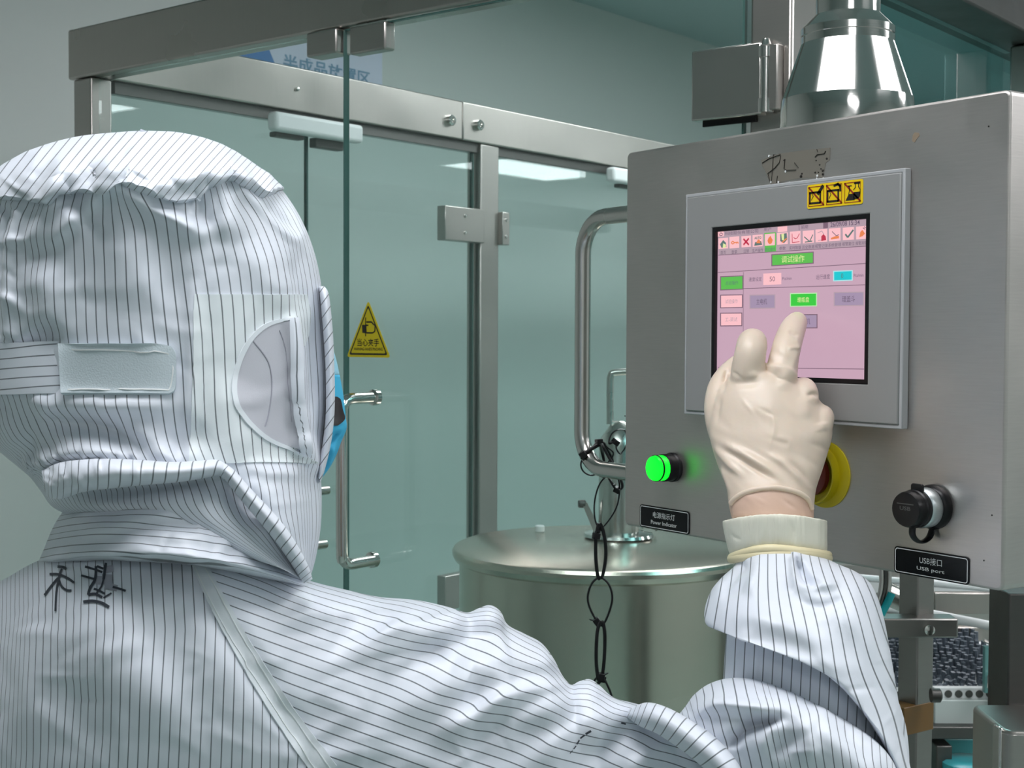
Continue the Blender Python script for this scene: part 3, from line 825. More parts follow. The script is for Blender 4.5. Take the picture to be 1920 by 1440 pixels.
# data port with hinged rubber cap
ux, uz = face(1752, 950)
usb = build('data_port', MB().lathe(P3(ux, uz, 0), -Y_, [(0.0185, 0), (0.0185, 0.004), (0.0165, 0.007), (0.0150, 0.008)], 40), M['black'], box, smooth=True)
usb['label'] = 'round data port with aluminium collar under a black rubber cap'
M['alu'] = steel('aluminium_ring', (0.62, 0.68, 0.70), 0.35, (1, 30, 1), 20, 0.05, 0.15)
build('collar', MB().lathe(P3(ux, uz, -0.0075), -Y_, [(0.0150, 0), (0.0165, 0.002), (0.0165, 0.012), (0.0155, 0.0135)], 40), M['alu'], usb, smooth=True)
build('rubber_cap', MB().lathe(P3(ux, uz, -0.0212), -Y_, [(0.0150, 0), (0.0158, 0.001), (0.0158, 0.005), (0.0148, 0.006), (0.0148, 0.0125), (0.0138, 0.0148), (0.004, 0.0152)], 40), M['black'], usb, smooth=True)
a = build('pull_tab', MB().prism(rbox(ux - .0045, ux + .0075, uz + 0.008, uz + 0.0205, 0.002), (0, -0.0222, 0), X_, Z_, -Y_, 0.0026), M['black'], usb, bevel=0.0006)
sp_ = smooth_path([P3(ux, uz - 0.0145, -0.027), P3(ux, uz - 0.021, -0.027), P3(ux, uz - 0.0265, -0.0215), P3(ux, uz - 0.028, -0.014), P3(ux, uz - 0.025, -0.006), P3(ux, uz - 0.018, -0.002)], 6)
build('retaining_strap', MB().tube(sp_, 0.0035, 10, flat=(1.0, 0.42), normal=X_), M['black'], usb, smooth=True)
mb = MB(); text_on(mb, 'USB', P3(ux, uz + .001, -0.0366), X_, Z_, w=0.011, h=0.0032, bold=0.02)
mb.add([P3(ux - .0085, uz + .0042, -0.0366), P3(ux + .0085, uz + .0042, -0.0366), P3(ux + .0085, uz + .005, -0.0366), P3(ux - .0085, uz + .005, -0.0366)], [(0, 1, 2, 3)])
build('embossed_mark', mb, mat('worn_rubber', (0.07, 0.07, 0.068), 0.6), usb)

# yellow emergency stop plate behind the hand
yx, yz = face(1553, 890)
pl = build('stop_plate', MB().lathe(P3(yx - 0.004, yz, 0), -Y_, [(0.030, 0), (0.030, 0.0012), (0.029, 0.0015), (0.016, 0.0015), (0.016, 0.0002)], 48), M['yellow'], box, smooth=True)
pl['label'] = 'round yellow backing plate behind the gloved wrist'
build('guard_collar', MB().lathe(P3(yx - 0.012, yz, -0.001), -Y_, [(0.027, 0), (0.027, 0.009), (0.0255, 0.009), (0.0255, 0.001)], 40), M['yellow'], pl, smooth=True)
build('stop_button', MB().lathe(P3(yx - 0.012, yz, -0.001), -Y_, [(0.012, 0), (0.012, 0.004), (0.019, 0.005), (0.019, 0.010), (0.014, 0.013), (0.002, 0.014)], 36), mat('button_red', (0.14, 0.016, 0.010), 0.4), pl, smooth=True)

# tubular side handle
hy = BD * 0.45
pt = hit(1110, 402, (0, hy, 0), Y_); pb = hit(1110, 884, (0, hy, 0), Y_); pm = hit(1092.5, 600, (0, hy, 0), Y_)
xh, za, zb2 = pm[0], pt[2] - 0.004, pb[2] + 0.004
r_ = 0.042
arc = lambda cz, a0, a1: [np.array([xh + r_ + r_ * math.cos(math.radians(a)), hy, cz + r_ * math.sin(math.radians(a))]) for a in np.linspace(a0, a1, 9)]
hp = [np.array([0.001, hy, za])] + arc(za - r_, 90, 180) + [np.array([xh, hy, (za + zb2) / 2])] + arc(zb2 + r_, 180, 270) + [np.array([0.001, hy, zb2])]
build('side_handle', MB().tube(hp, 0.0094, 20), M['tube'], box, smooth=True)

# polished cone and pipe that carry the box
cz0 = BZ + BHT
cpx = 1588
cc = hit(cpx, 185, (0, 0.085, 0), Y_)
cx_, cy_ = cc[0], cc[1]
Zc_ = float((np.array([cx_, cy_, cz0]) - CAM) @ FW)
mpp = Zc_ / F


def hz_(py): return hit(cpx, py, (cx_, cy_, 0), FH)[2]


cone = thing('support_cone', P3(cx_, cz0, cy_), 'polished steel cone and round pipe standing on the control box', 'pipe support')
prof = [(123 * mpp, -0.0), (123 * mpp, hz_(212) - cz0), (121 * mpp, hz_(188) - cz0), (86 * mpp, hz_(84) - cz0), (86 * mpp, hz_(71) - cz0), (82.5 * mpp, hz_(70.8) - cz0), (82.5 * mpp, hz_(67.5) - cz0)]
prof[0] = (123 * mpp, 0.0005)
build('cone', MB().lathe(P3(cx_, cz0, cy_), Z_, prof, 96), M['polish'], cone, smooth=True, angle=9)
prof = [(86 * mpp, hz_(68) - cz0), (86 * mpp, hz_(55) - cz0), (62 * mpp, hz_(30) - cz0)]
build('cap_ring', MB().lathe(P3(cx_, cz0, cy_), Z_, prof, 96), M['polish'], cone, smooth=True, angle=9)
build('pipe', MB().lathe(P3(cx_, cz0, cy_), Z_, [(59 * mpp, hz_(33) - cz0), (59 * mpp, 0.9)], 64), M['polish'], cone, smooth=True, angle=20)

# ------------------------------------------------------------------ steel tank
TZ = 2.35
tc = at(1135, 1022, TZ)
tk = thing('steel_tank', (tc[0], tc[1], 0), 'large round stainless steel tank with flat lid behind the glass', 'tank')
tr = 287 * TZ / F
build('shell', MB().lathe((tc[0], tc[1], 0.35), Z_, [(tr - 0.012, 0), (tr - 0.012, tc[2] - 0.35 - 0.02)], 96), M['tank'], tk, smooth=True)
build('lid', MB().lathe((tc[0], tc[1], tc[2] - 0.022), Z_, [(tr - 0.011, -0.004), (tr - 0.004, 0.0), (tr, 0.008), (tr, 0.014), (tr - 0.003, 0.019), (tr - 0.010, 0.022), (0.01, 0.026)], 96), M['tank'], tk, smooth=True, angle=25)
for k in range(3):
    a = 0.6 + k * 2 * math.pi / 3
    build('leg', MB().tube([(tc[0] + tr * .7 * math.cos(a), tc[1] + tr * .7 * math.sin(a), 0.0), (tc[0] + tr * .7 * math.cos(a), tc[1] + tr * .7 * math.sin(a), 0.36)], 0.02, 16), M['tank'], tk, smooth=True)


def onlid(px, py): return hit(px, py, (0, 0, tc[2] + 0.003), Z_)


pc = onlid(1160, 1008); Zp = float((pc - CAM) @ FW); mp_ = Zp / F
zt_ = lambda py, px=1150: hit(px, py, pc, FH)[2] - pc[2]
build('flange', MB().lathe(pc, Z_, [(62 * mp_, 0.0), (66 * mp_, 0.003), (64 * mp_, 0.008), (44 * mp_, 0.012)], 48), M['polish'], tk, smooth=True)
build('column', MB().lathe(pc, Z_, [(38 * mp_, 0.01), (38 * mp_, zt_(835)), (35 * mp_, zt_(822)), (14 * mp_, zt_(792)), (9 * mp_, zt_(789))], 48), M['tube'], tk, smooth=True, angle=25)
pq = pc + (RH * (-25 * mp_))
pth = [pc + Z_ * zt_(795) - RH * 18 * mp_, pc + Z_ * zt_(730) - RH * 18 * mp_, pc + Z_ * zt_(706) - RH * 17 * mp_, pc + Z_ * zt_(698) - RH * 5 * mp_, pc + Z_ * zt_(696) + RH * 60 * mp_]
build('bent_pipe', MB().tube(smooth_path(pth, 6), 6.5 * mp_, 14), M['tube'], tk, smooth=True)
br = MB().prism([(-70 * mp_, zt_(942)), (-60 * mp_, zt_(942)), (-38 * mp_, zt_(985)), (-38 * mp_, zt_(1000)), (-48 * mp_, zt_(995))][::-1], pc - FH * 0.006, RH, Z_, FH, 0.012)
build('bracket', br, M['post'], tk)
build('bracket_knob', MB().lathe(pc + RH * (-68 * mp_) + Z_ * zt_(945), RH, [(0.005, -0.008), (0.007, -0.006), (0.007, 0.004), (0.004, 0.006)], 16), M['dark_steel'], tk, smooth=True)
pn = onlid(1214, 1000)
build('clamp_lever', MB().tube([pn + Z_ * 0.010 - RH * 0.012, pn + Z_ * 0.020 - RH * .006, pn + Z_ * 0.012 + RH * 0.014, pn + Z_ * 0.006 + RH * 0.018], 0.0045, 8), M['polish'], tk, smooth=True)
pn = onlid(1012, 996)
cap = thing('bottle_cap', pn, 'small white plastic cap lying on the tank lid', 'cap')
build('cap_shell', MB().lathe(pn, Z_, [(0.0085, 0), (0.0088, 0.001), (0.0085, 0.009), (0.007, 0.0105), (0.001, 0.0105)], 24), M['white_metal'], cap, smooth=True)

# ------------------------------------------------------------------ cable ties
def tie(pts, normal, label, head=0, w=0.0024, loc=None, hs=1.0, th=0.42):
    """closed nylon loop with its square locking head and cut tail"""
    P = smooth_path(pts, 8, closed=True)
    c = np.mean(P, axis=0)
    t = thing('cable_tie', c, label, 'cable tie', 'black cable ties chained to the box handle')
    build('strap', MB().tube(P, w, 8, closed=True, flat=(1.0, th), normal=normal), M['black'], t, smooth=True)
    p = np.asarray(pts[head], float); T = np.asarray(pts[(head + 1) % len(pts)], float) - np.asarray(pts[head - 1], float); T /= np.linalg.norm(T)
    nn = np.asarray(normal, float); nn = nn - T * np.dot(nn, T); nn /= np.linalg.norm(nn); bb = np.cross(T, nn)
    h = 0.0042 * hs
    build('locking_head', MB().box((-h * .9, -h, -h * .75), (h * .9, h, h * .75), (p, T, nn, bb)), M['black'], t, bevel=0.0008)
    build('cut_tail', MB().box((0, -0.0022, -0.0008), (0.009 * hs, 0.0022, 0.0008), (p + bb * 0.001, -bb * 0.6 + T * 0.7, nn, np.cross(-bb, nn))), M['black'], t)
    return t


HZ = float((np.array([xh, hy, zb2]) - CAM) @ FW)


def tp_(px, py, dz=0.0): return at(px, py, HZ + dz)


NV = -FH
tie([tp_(1093, 853, -.02), tp_(1128, 832, -.016), tp_(1140, 845, .0), tp_(1150, 872, .012), tp_(1136, 888, .012), tp_(1112, 874, -.012), tp_(1096, 861, -.018)], UP, 'black cable tie strapped tight around the bend of the handle', 0)
tie([tp_(1123, 828, -.014), tp_(1108, 842, -.016), tp_(1090, 866, -.012), tp_(1094, 884, -.010), tp_(1112, 891, -.008), tp_(1132, 876, -.004), tp_(1150, 852, 0), tp_(1138, 838, -.008)], NV, 'black cable tie in a loose round loop at the handle bend', 0)
tie([tp_(1154, 829, -.010), tp_(1142, 832, -.012), tp_(1146, 815, -.006), tp_(1158, 806, 0), tp_(1172, 808, .01), tp_(1176, 830, .012), tp_(1164, 850, .004), tp_(1156, 842, -.006)], NV, 'black cable tie looping up behind the control box edge', 0)
tie([tp_(1128, 833, -.022), tp_(1142, 858, -.020), tp_(1158, 885, -.016), tp_(1167, 912, -.012), tp_(1157, 918, -.010), tp_(1144, 900, -.010), tp_(1136, 880, .014), tp_(1130, 850, .012)], RH + FH, 'black cable tie hanging steeply off the handle as chain start', 4)
tie([tp_(1150, 886, -.016), tp_(1161, 906, -.012), tp_(1158, 945, -.008), tp_(1142, 975, -.004), tp_(1126, 990, -.002), tp_(1116, 975, -.004), tp_(1115, 940, -.008), tp_(1126, 905, -.012)], NV, 'first open link of the cable tie chain, widest near its top', 4)
tie([tp_(1124, 982, -.010), tp_(1133, 1004, -.006), tp_(1136, 1040, -.004), tp_(1131, 1075, -.002), tp_(1125, 1085, -.001), tp_(1120, 1075, -.004), tp_(1117, 1040, -.010), tp_(1118, 1005, -.012)], RH * .9 + FH * .45, 'second narrow link of the cable tie chain, in front of the tank lid', 7)
tie([tp_(1125, 1083, 0), tp_(1141, 1095, 0), tp_(1148, 1120, 0), tp_(1142, 1148, 0), tp_(1130, 1172, 0), tp_(1120, 1166, 0), tp_(1106, 1140, 0), tp_(1102, 1118, 0), tp_(1110, 1094, 0)], NV, 'third round link of the cable tie chain, in front of the tank rim', 5, w=0.0019, hs=1.25, th=0.72)
tie([tp_(1130, 1168, -.006), tp_(1134, 1190, -.004), tp_(1133, 1235, -.002), tp_(1128, 1273, 0), tp_(1122, 1272, -.004), tp_(1118, 1240, -.010), tp_(1119, 1195, -.010), tp_(1123, 1172, -.008)], RH * .9 + FH * .45, 'fourth narrow link of the cable tie chain', 3)
tie([tp_(1126, 1268, 0), tp_(1139, 1285, 0), tp_(1148, 1315, 0), tp_(1140, 1350, 0), tp_(1125, 1370, 0), tp_(1108, 1350, 0), tp_(1103, 1310, 0), tp_(1112, 1280, 0)], NV, 'lowest link of the cable tie chain, running behind the shoulder', 0, w=0.0019, hs=1.25, th=0.72)

# ------------------------------------------------------------------ filling machine behind the box
MZ = 2.3
KM = MZ / 1.95


def mbox(x0, y0, x1, y1, Z, d, mb=None):
    """block whose front face fills the measured rectangle at distance Z, d deep, along the enclosure axes' level"""
    mb = mb or MB()
    p = at(x0, y1, Z); q = at(x1, y0, Z)
    w = float((q - p) @ RH); h = q[2] - p[2]
    return mb.box((0, 0, 0), (w, d, h), (p, RH, FH, Z_))


mach = thing('conveyor_machine', at(1800, 1300, MZ) * np.array([1, 1, 0]), 'vial conveyor machine with white guide rods and rail below the control box', 'machine')
build('back_plate', mbox(1560, 1060, 1866, 1235, MZ + 0.42, 0.02), M['tube'], mach)
build('upper_plate', mbox(1560, 1088, 1866, 1112, MZ + 0.40, 0.015), M['white_metal'], mach, bevel=0.002)
build('side_plate', mbox(1752, 1112, 1866, 1152, MZ + 0.30, 0.02), M['beam'], mach, bevel=0.002)
g1 = [at(1600, 1128, MZ + .05), at(1760, 1154, MZ + .05), at(1866, 1175, MZ + .05)]
build('guide_rod', MB().tube(g1, 0.0066 * KM, 16), M['white_metal'], mach, smooth=True)
build('guide_rod', MB().tube([at(1600, 1082, MZ + .12), at(1866, 1104, MZ + .12)], 0.005 * KM, 16), M['white_metal'], mach, smooth=True)
build('lower_plate', mbox(1640, 1176, 1866, 1206, MZ + 0.25, 0.02), M['beam'], mach, bevel=0.002)
build('white_wall', mbox(1560, 1207, 1866, 1240, MZ + .2, 0.02), M['white_metal'], mach, bevel=0.002)
build('vial_table', mbox(1560, 1290, 1866, 1296, MZ, 0.22), M['white_metal'], mach)
tb0 = at(1560, 1290, MZ)
# vial caps crowd on the table: several hundred tiny ones
rng = random.Random(4)
vc = MB()
for i in range(34):
    for j in range(17):
        p = tb0 + RH * KM * (0.004 + i * 0.0078 + (j % 2) * 0.0039 + rng.uniform(-.0012, .0012)) + FH * KM * (0.004 + j * 0.0125 + rng.uniform(-.002, .002))
        zt = 0.004 + rng.uniform(0, 0.004) + j * 0.0022
        tl = RH * rng.uniform(-.005, .005) + FH * rng.uniform(-.004, .004)
        vc.tube([p, p + Z_ * zt * KM + tl], 0.0034 * KM, 7)
o = build('vial_crowd', vc, mat('vial_cap_slate', (0.085, 0.105, 0.13), 0.45), mach); o['kind'] = 'stuff'
rail = build('perforated_rail', mbox(1752, 1290, 1866, 1312, MZ - 0.02, 0.015), M['white_metal'], mach, bevel=0.001)
for k in range(5):
    p = at(1778 + k * 19.4, 1301, MZ - 0.021)
    build('rail_hole', MB().lathe(p, -FH, [(0.0052 * KM, 0), (0.0052 * KM, 0.0012), (0.004 * KM, 0.0014)], 16), M['dark_steel'], rail, smooth=True)
build('tray_front', mbox(1752, 1313, 1866, 1362, MZ - 0.03, 0.05), mat('tray_white', (0.50, 0.56, 0.54), 0.4), mach, bevel=0.002)
build('tray_base', mbox(1640, 1363, 1866, 1386, MZ - 0.05, 0.4), M['dark_steel'], mach, bevel=0.002)
teal = mat('teal_plate', (0.07, 0.30, 0.32), 0.3)
build('teal_panel', mbox(1640, 1387, 1866, 1480, MZ + 0.1, 0.02), teal, mach)
build('drive_block', mbox(1755, 1398, 1785, 1480, MZ - .05, 0.1), M['dark_steel'], mach, bevel=0.002)
build('round_drum', MB().lathe(at(1815, 1470, MZ - .05), Z_, [(0.042, 0), (0.042, 0.036), (0.036, 0.040), (0.01, 0.040)], 40), mat('teal_drum', (0.05, 0.38, 0.42), 0.3), mach, smooth=True)
br_ = mbox(1846, 1212, 1858, 1300, MZ - .06, 0.012)
g = build('guide_bracket', br_, mat('teal_glass_block', (0.12, 0.28, 0.27), 0.2), mach, bevel=0.001)
build('bracket_arm', MB().tube([at(1844, 1200, MZ - .06), at(1864, 1210, MZ - .06)], 0.006, 8, flat=(1, .5)), M['post'], g)
build('bracket_screw', MB().lathe(at(1858, 1290, MZ - .075), Z_, [(0.006, 0), (0.006, 0.02), (0.003, 0.022)], 14), M['polish'], g, smooth=True)
build('roller', MB().tube([at(1662, 1112, 1.75), at(1702, 1130, 1.75)], [0.0145, 0.0145], 24), M['tube'], mach, smooth=True)

pst = thing('square_post', at(1733, 1440, 1.6) * np.array([1, 1, 0]), 'square steel post with brown tape and a clamp bracket', 'post')
pfr = (at(1722, 1085, 1.6), RH * .82 + FH * .57, FH * .82 - RH * .57, Z_)
build('post_tube', MB().box((0, 0, -1.0), (0.029, 0.028, 0.12), pfr), M['dull'], pst, bevel=0.002)
z1t = hit(1722, 1322, pfr[0], FH)[2] - pfr[0][2]; z2t = hit(1722, 1375, pfr[0], FH)[2] - pfr[0][2]
build('tape_wrap', MB().box((-0.0225, -0.0008, z2t), (0.0298, 0.0286, z1t), pfr), mat('brown_tape', (0.16, 0.085, 0.022), 0.35), pst, bevel=0.001)
cl = build('clamp_bar', mbox(1640, 1160, 1797, 1196, 1.585, 0.03), M['dull'], pst, bevel=0.002)
build('clamp_screw', MB().lathe(at(1741, 1180, 1.584), -FH, [(0.006, 0), (0.006, 0.005), (0.003, 0.006)], 16), M['polish'], cl, smooth=True)
build('side_knob', MB().lathe(at(1752, 1304, 1.59), RH, [(0.008, -0.004), (0.008, 0.006), (0.005, 0.008)], 18), M['dark_steel'], pst, smooth=True)
hose = thing('hose_bundle', at(1658, 1130, 1.235), 'grey hose bundle with a turquoise end curving down below the box', 'hose')
for k, c in enumerate(('tube', 'dark_steel', 'tube')):
    q = k * 7
    build('hose', MB().tube(smooth_path([at(1652 + q, 1060, 1.235), at(1653 + q, 1090, 1.235), at(1649 + q, 1118, 1.235), at(1636 + q, 1150, 1.235), at(1615 + q, 1180, 1.235)], 5), 0.0022, 10), M[c], hose, smooth=True)
build('hose_end', MB().tube(smooth_path([at(1672, 1112, 1.232), at(1664, 1130, 1.232), at(1652, 1152, 1.232)], 4), 0.0034, 12), mat('turquoise_hose', (0.0, 0.42, 0.46), 0.4), hose, smooth=True)

dk = thing('machine_column', at(1930, 1300, 1.5) * np.array([1, 1, 0]), 'dark steel column at the frame edge under the control box', 'column')
build('column_body', mbox(1888, 1112, 2010, 1372, 1.42, 0.06), M['dark_steel'], dk, bevel=0.002)
build('column_foot', MB().box((0, 0.02, 0), (0.06, 0.05, at(1888, 1372, 1.42)[2]), (at(1895, 1372, 1.42) * np.array([1, 1, 0]), RH, FH, Z_)), M['dark_steel'], dk)
kb = thing('steel_cabinet', at(1920, 1440, 1.35) * np.array([1, 1, 0]), 'rounded steel cabinet corner at the lower frame edge', 'cabinet')
pk = at(1884, 1372, 1.32)
build('cabinet_body', MB().prism(rbox(0, 0.16, 0, 0.10, 0.012, 6), (pk[0], pk[1], 0.02), RH, FH, Z_, pk[2] - 0.02), M['post'], kb, bevel=0.004, seg=3)
build('cabinet_trim', mbox(1872, 1364, 1881, 1500, 1.33, 0.02), M['polish'], kb, bevel=0.002)

# ------------------------------------------------------------------ the worker
M['fabric'] = fabric('cleanroom_fabric')
M['fabric_plain'] = fabric('cleanroom_hem', (0.71, 0.76, 0.80), stripes=False)
M['velcro'] = mat('velcro_loop', (0.56, 0.64, 0.68), 0.85); bump_noise(M['velcro'], size=900, strength=0.5, dist=0.0006)
M['mesh'] = mat('ear_mesh', (0.50, 0.51, 0.56), 0.55); bump_noise(M['mesh'], size=1200, strength=0.25, dist=0.0003)
M['mask'] = mat('mask_blue', (0.045, 0.42, 0.66), 0.7); bump_noise(M['mask'], size=150, strength=0.2, dist=0.0008)
M['mask_light'] = mat('mask_pale_blue', (0.30, 0.60, 0.74), 0.7); bump_noise(M['mask_light'], (1, 1, 6), 160, 0.4, 0.001)
M['skin'] = mat('skin', (0.42, 0.24, 0.17), 0.5)
M['gap_shade'] = mat('gap_shade', (0.012, 0.011, 0.012), 0.5)  # near-black tone that paints the shade beside the mask
M['glove'] = mat('latex_glove', (0.74, 0.615, 0.50), 0.38); bump_noise(M['glove'], size=45, strength=0.12, dist=0.003)
M['glove'].node_tree.nodes['Principled BSDF'].inputs['Subsurface Weight'].default_value = 0.12
M['glove'].node_tree.nodes['Principled BSDF'].inputs['Subsurface Radius'].default_value = (0.01, 0.004, 0.002)
M['glove_wrist'] = mat('latex_over_skin', (0.66, 0.46, 0.36), 0.4); bump_noise(M['glove_wrist'], size=60, strength=0.15, dist=0.002)
M['knit'] = mat('knit_cuff', (0.76, 0.75, 0.63), 0.7); bump_noise(M['knit'], (1, 1, 0.05), 230, 0.5, 0.0015)
M['latex_roll'] = mat('latex_roll', (0.74, 0.66, 0.42), 0.4)
M['marker'] = mat('marker_ink', (0.035, 0.04, 0.055), 0.6)
M['marker_faint'] = mat('marker_ink_faint', (0.36, 0.36, 0.42), 0.6)

person = thing('person', at(420, 1440, 1.1) * np.array([1, 1, 0]), 'worker in white striped hooded coverall and gloves, pressing the touch screen, seen from behind', 'person')


def crom(A, t):
    """Catmull-Rom through the rows of A at parameter t in [0, n-1]"""
    A = np.asarray(A, float); n = len(A); t = np.asarray(t, float)
    i = np.clip(np.floor(t).astype(int), 0, n - 2); f = (t - i)[:, None]
    p1, p2 = A[i], A[i + 1]
    p0 = np.where((i > 0)[:, None], A[np.maximum(i - 1, 0)], 2 * p1 - p2); p3 = np.where((i < n - 2)[:, None], A[np.minimum(i + 2, n - 1)], 2 * p2 - p1)
    return 0.5 * (2 * p1 + (p2 - p0) * f + (2 * p0 - 5 * p1 + 4 * p2 - p3) * f ** 2 + (3 * p1 - p0 - 3 * p2 + p3) * f ** 3)


class Cloth:
    """closed skin swept over rings; ring = (Lx, Ly, Rx, Ry, Sx, Sy, ZL, ZR, bulge to the front, bulge to the back)"""

    def __init__(self, rings, per=10, nf=120, nb=40, power=1.0):
        R = np.array(rings, float); n = len(R)
        self.nv = (n - 1) * per + 1
        Q = crom(R, np.linspace(0, n - 1, self.nv))
        th = np.concatenate([np.linspace(0, math.pi, nf), np.linspace(math.pi, 2 * math.pi, nb)[1:-1]])
        self.nf, self.nt = nf, len(th)
        s = (1 - np.cos(th)) / 2
        sn = np.sin(th); sg = np.sign(sn) * np.abs(sn) ** power
        L, Rr, Sg = Q[:, None, 0:2], Q[:, None, 2:4], Q[:, None, 4:6]
        px = L + (Rr - L) * s[None, :, None] + Sg * (4 * s * (1 - s))[None, :, None]
        Z = Q[:, 6:7] + (Q[:, 7:8] - Q[:, 6:7]) * s[None, :]
        Z = Z - np.where(sg > 0, sg, 0)[None, :] * Q[:, 8:9] - np.where(sg < 0, sg, 0)[None, :] * Q[:, 9:10]
        self.th = th; self.px0 = px; self.Z = Z
        self.P = atv(px[..., 0], px[..., 1], Z)
        self.front = np.clip(np.where(sn > 0, sn, 0) * 3, 0, 1)[None, :] * np.ones((self.nv, 1))
        self.v = np.linspace(0, n - 1, self.nv)

    def pixels(self):
        x, y, z = project(self.P.reshape(-1, 3)); sh = self.P.shape[:2]
        return x.reshape(sh), y.reshape(sh), z.reshape(sh)

    def normals(self):
        du = np.roll(self.P, -1, 1) - np.roll(self.P, 1, 1)
        dv = np.gradient(self.P, axis=0)
        n = np.cross(du, dv); n /= np.linalg.norm(n, axis=2, keepdims=True) + 1e-12
        c = CAM - self.P
        mid = self.nf // 2
        if np.sum(n[:, mid] * c[:, mid]) < 0: n = -n
        return n

    def push(self, h, mix=0.65):
        """move the camera-side skin outwards by h (metres)"""
        n = self.normals(); t = CAM - self.P; t /= np.linalg.norm(t, axis=2, keepdims=True)
        d = n * (1 - mix) + t * mix
        self.P = self.P + d * (h * self.front)[..., None]

    def folds(self, lst, gain=1.0):
        x, y, _ = self.pixels(); H = np.zeros_like(x)
        for f in lst: H += fold(x, y, *f)
        self.push(H * gain)
        return H

    def crumple(self, n, box, size, h, seed, ang=None):
        r = np.random.RandomState(seed); x, y, _ = self.pixels(); H = np.zeros_like(x)
        for _ in range(n):
            cx, cy = r.uniform(box[0], box[2]), r.uniform(box[1], box[3]); a = r.uniform(0, math.pi) if ang is None else math.radians(ang + r.normal(0, 22))
            L = r.uniform(.5, 1.4) * size; w = L * r.uniform(.16, .35); k = r.uniform(-1, 1) * h
            dx, dy = x - cx, y - cy
            p = dx * math.cos(a) + dy * math.sin(a); q = -dx * math.sin(a) + dy * math.cos(a) + 0.0016 * p * p * r.uniform(-1, 1)
            H += k * np.exp(-(p / L) ** 2) * np.exp(-(q / w) ** 2)
        self.push(H)

    def mesh(self, name, m, parent, U, V=None, cap=True):
        nv, nt = self.nv, self.nt
        P = self.P.reshape(-1, 3)
        fs = []
        ii = np.arange(nv - 1)[:, None] * nt; jj = np.arange(nt)[None, :]; j2 = (jj + 1) % nt
        quads = np.stack([ii + jj, ii + j2, ii + nt + j2, ii + nt + jj], -1).reshape(-1, 4)
        fs = quads.tolist()
        me = bpy.data.meshes.new(name)
        vs = P.tolist()
        if cap:
            c0, c1 = self.P[0].mean(0), self.P[-1].mean(0); a = len(vs); vs += [c0.tolist(), c1.tolist()]
            fs += [(a, (j + 1) % nt, j) for j in range(nt)] + [(a + 1, (nv - 1) * nt + j, (nv - 1) * nt + (j + 1) % nt) for j in range(nt)]
        me.from_pydata(vs, [], fs); me.update()
        uv = me.uv_layers.new(name='UVMap')
        U = U.reshape(-1); V = (np.zeros_like(U) if V is None else V.reshape(-1))
        UV = np.stack([U, V], -1); UV = np.vstack([UV, UV[:1], UV[-1:]])
        li = np.zeros(len(me.loops), np.int32); me.loops.foreach_get('vertex_index', li)
        uv.data.foreach_set('uv', UV[li].astype(np.float32).ravel())
        me.polygons.foreach_set('use_smooth', [True] * len(me.polygons))
        me.materials.append(m); me.update()
        o = bpy.data.objects.new(name, me); link(o, parent)
        self.UV = UV; self.verts = [Vector(p) for p in vs]; self.faces = fs
        self.tree = BVHTree.FromPolygons(self.verts, fs)
        return o

    def cast(self, px, py):
        d = Vector(ray(px, py)); d.normalize()
        loc, nor, idx, dist = self.tree.ray_cast(Vector(CAM), d)
        if loc is None: return None
        if nor.dot(d) > 0: nor = -nor
        f = self.faces[idx]
        w = poly_3d_calc([self.verts[i] for i in f], loc)
        u = sum(self.UV[i] * k for i, k in zip(f, w))
        return np.array(loc), np.array(nor), u


def fold(x, y, pts, w, h, w2=None, taper=(0.0, 0.0)):
    """ridge (h > 0) or groove (h < 0) along a measured line; w: half width on the line's right side, w2 on its left"""
    P = np.array(smooth_path([(a, b, 0) for a, b in pts], 5))[:, :2]
    w2 = w if w2 is None else w2
    best = np.full(x.shape, 1e9); bt = np.zeros_like(x); bs = np.zeros_like(x)
    seg = np.linalg.norm(np.diff(P, axis=0), axis=1); tot = seg.sum(); acc = 0
    for i in range(len(P) - 1):
        d = P[i + 1] - P[i]; L2 = (d @ d) + 1e-9
        t = np.clip(((x - P[i, 0]) * d[0] + (y - P[i, 1]) * d[1]) / L2, 0, 1)
        ex = x - P[i, 0] - t * d[0]; ey = y - P[i, 1] - t * d[1]
        D = np.hypot(ex, ey); m = D < best
        best = np.where(m, D, best); bt = np.where(m, (acc + t * seg[i]) / tot, bt); bs = np.where(m, np.sign(d[0] * ey - d[1] * ex), bs); acc += seg[i]
    ww = np.where(bs > 0, w, w2)
    amp = taper[0] + (1 - taper[0]) * np.clip(bt / 0.35, 0, 1)
    amp2 = taper[1] + (1 - taper[1]) * np.clip((1 - bt) / 0.35, 0, 1)
    sm = lambda q: q * q * (3 - 2 * q)
    return h * np.exp(-(best / ww) ** 2) * sm(amp) * sm(amp2)


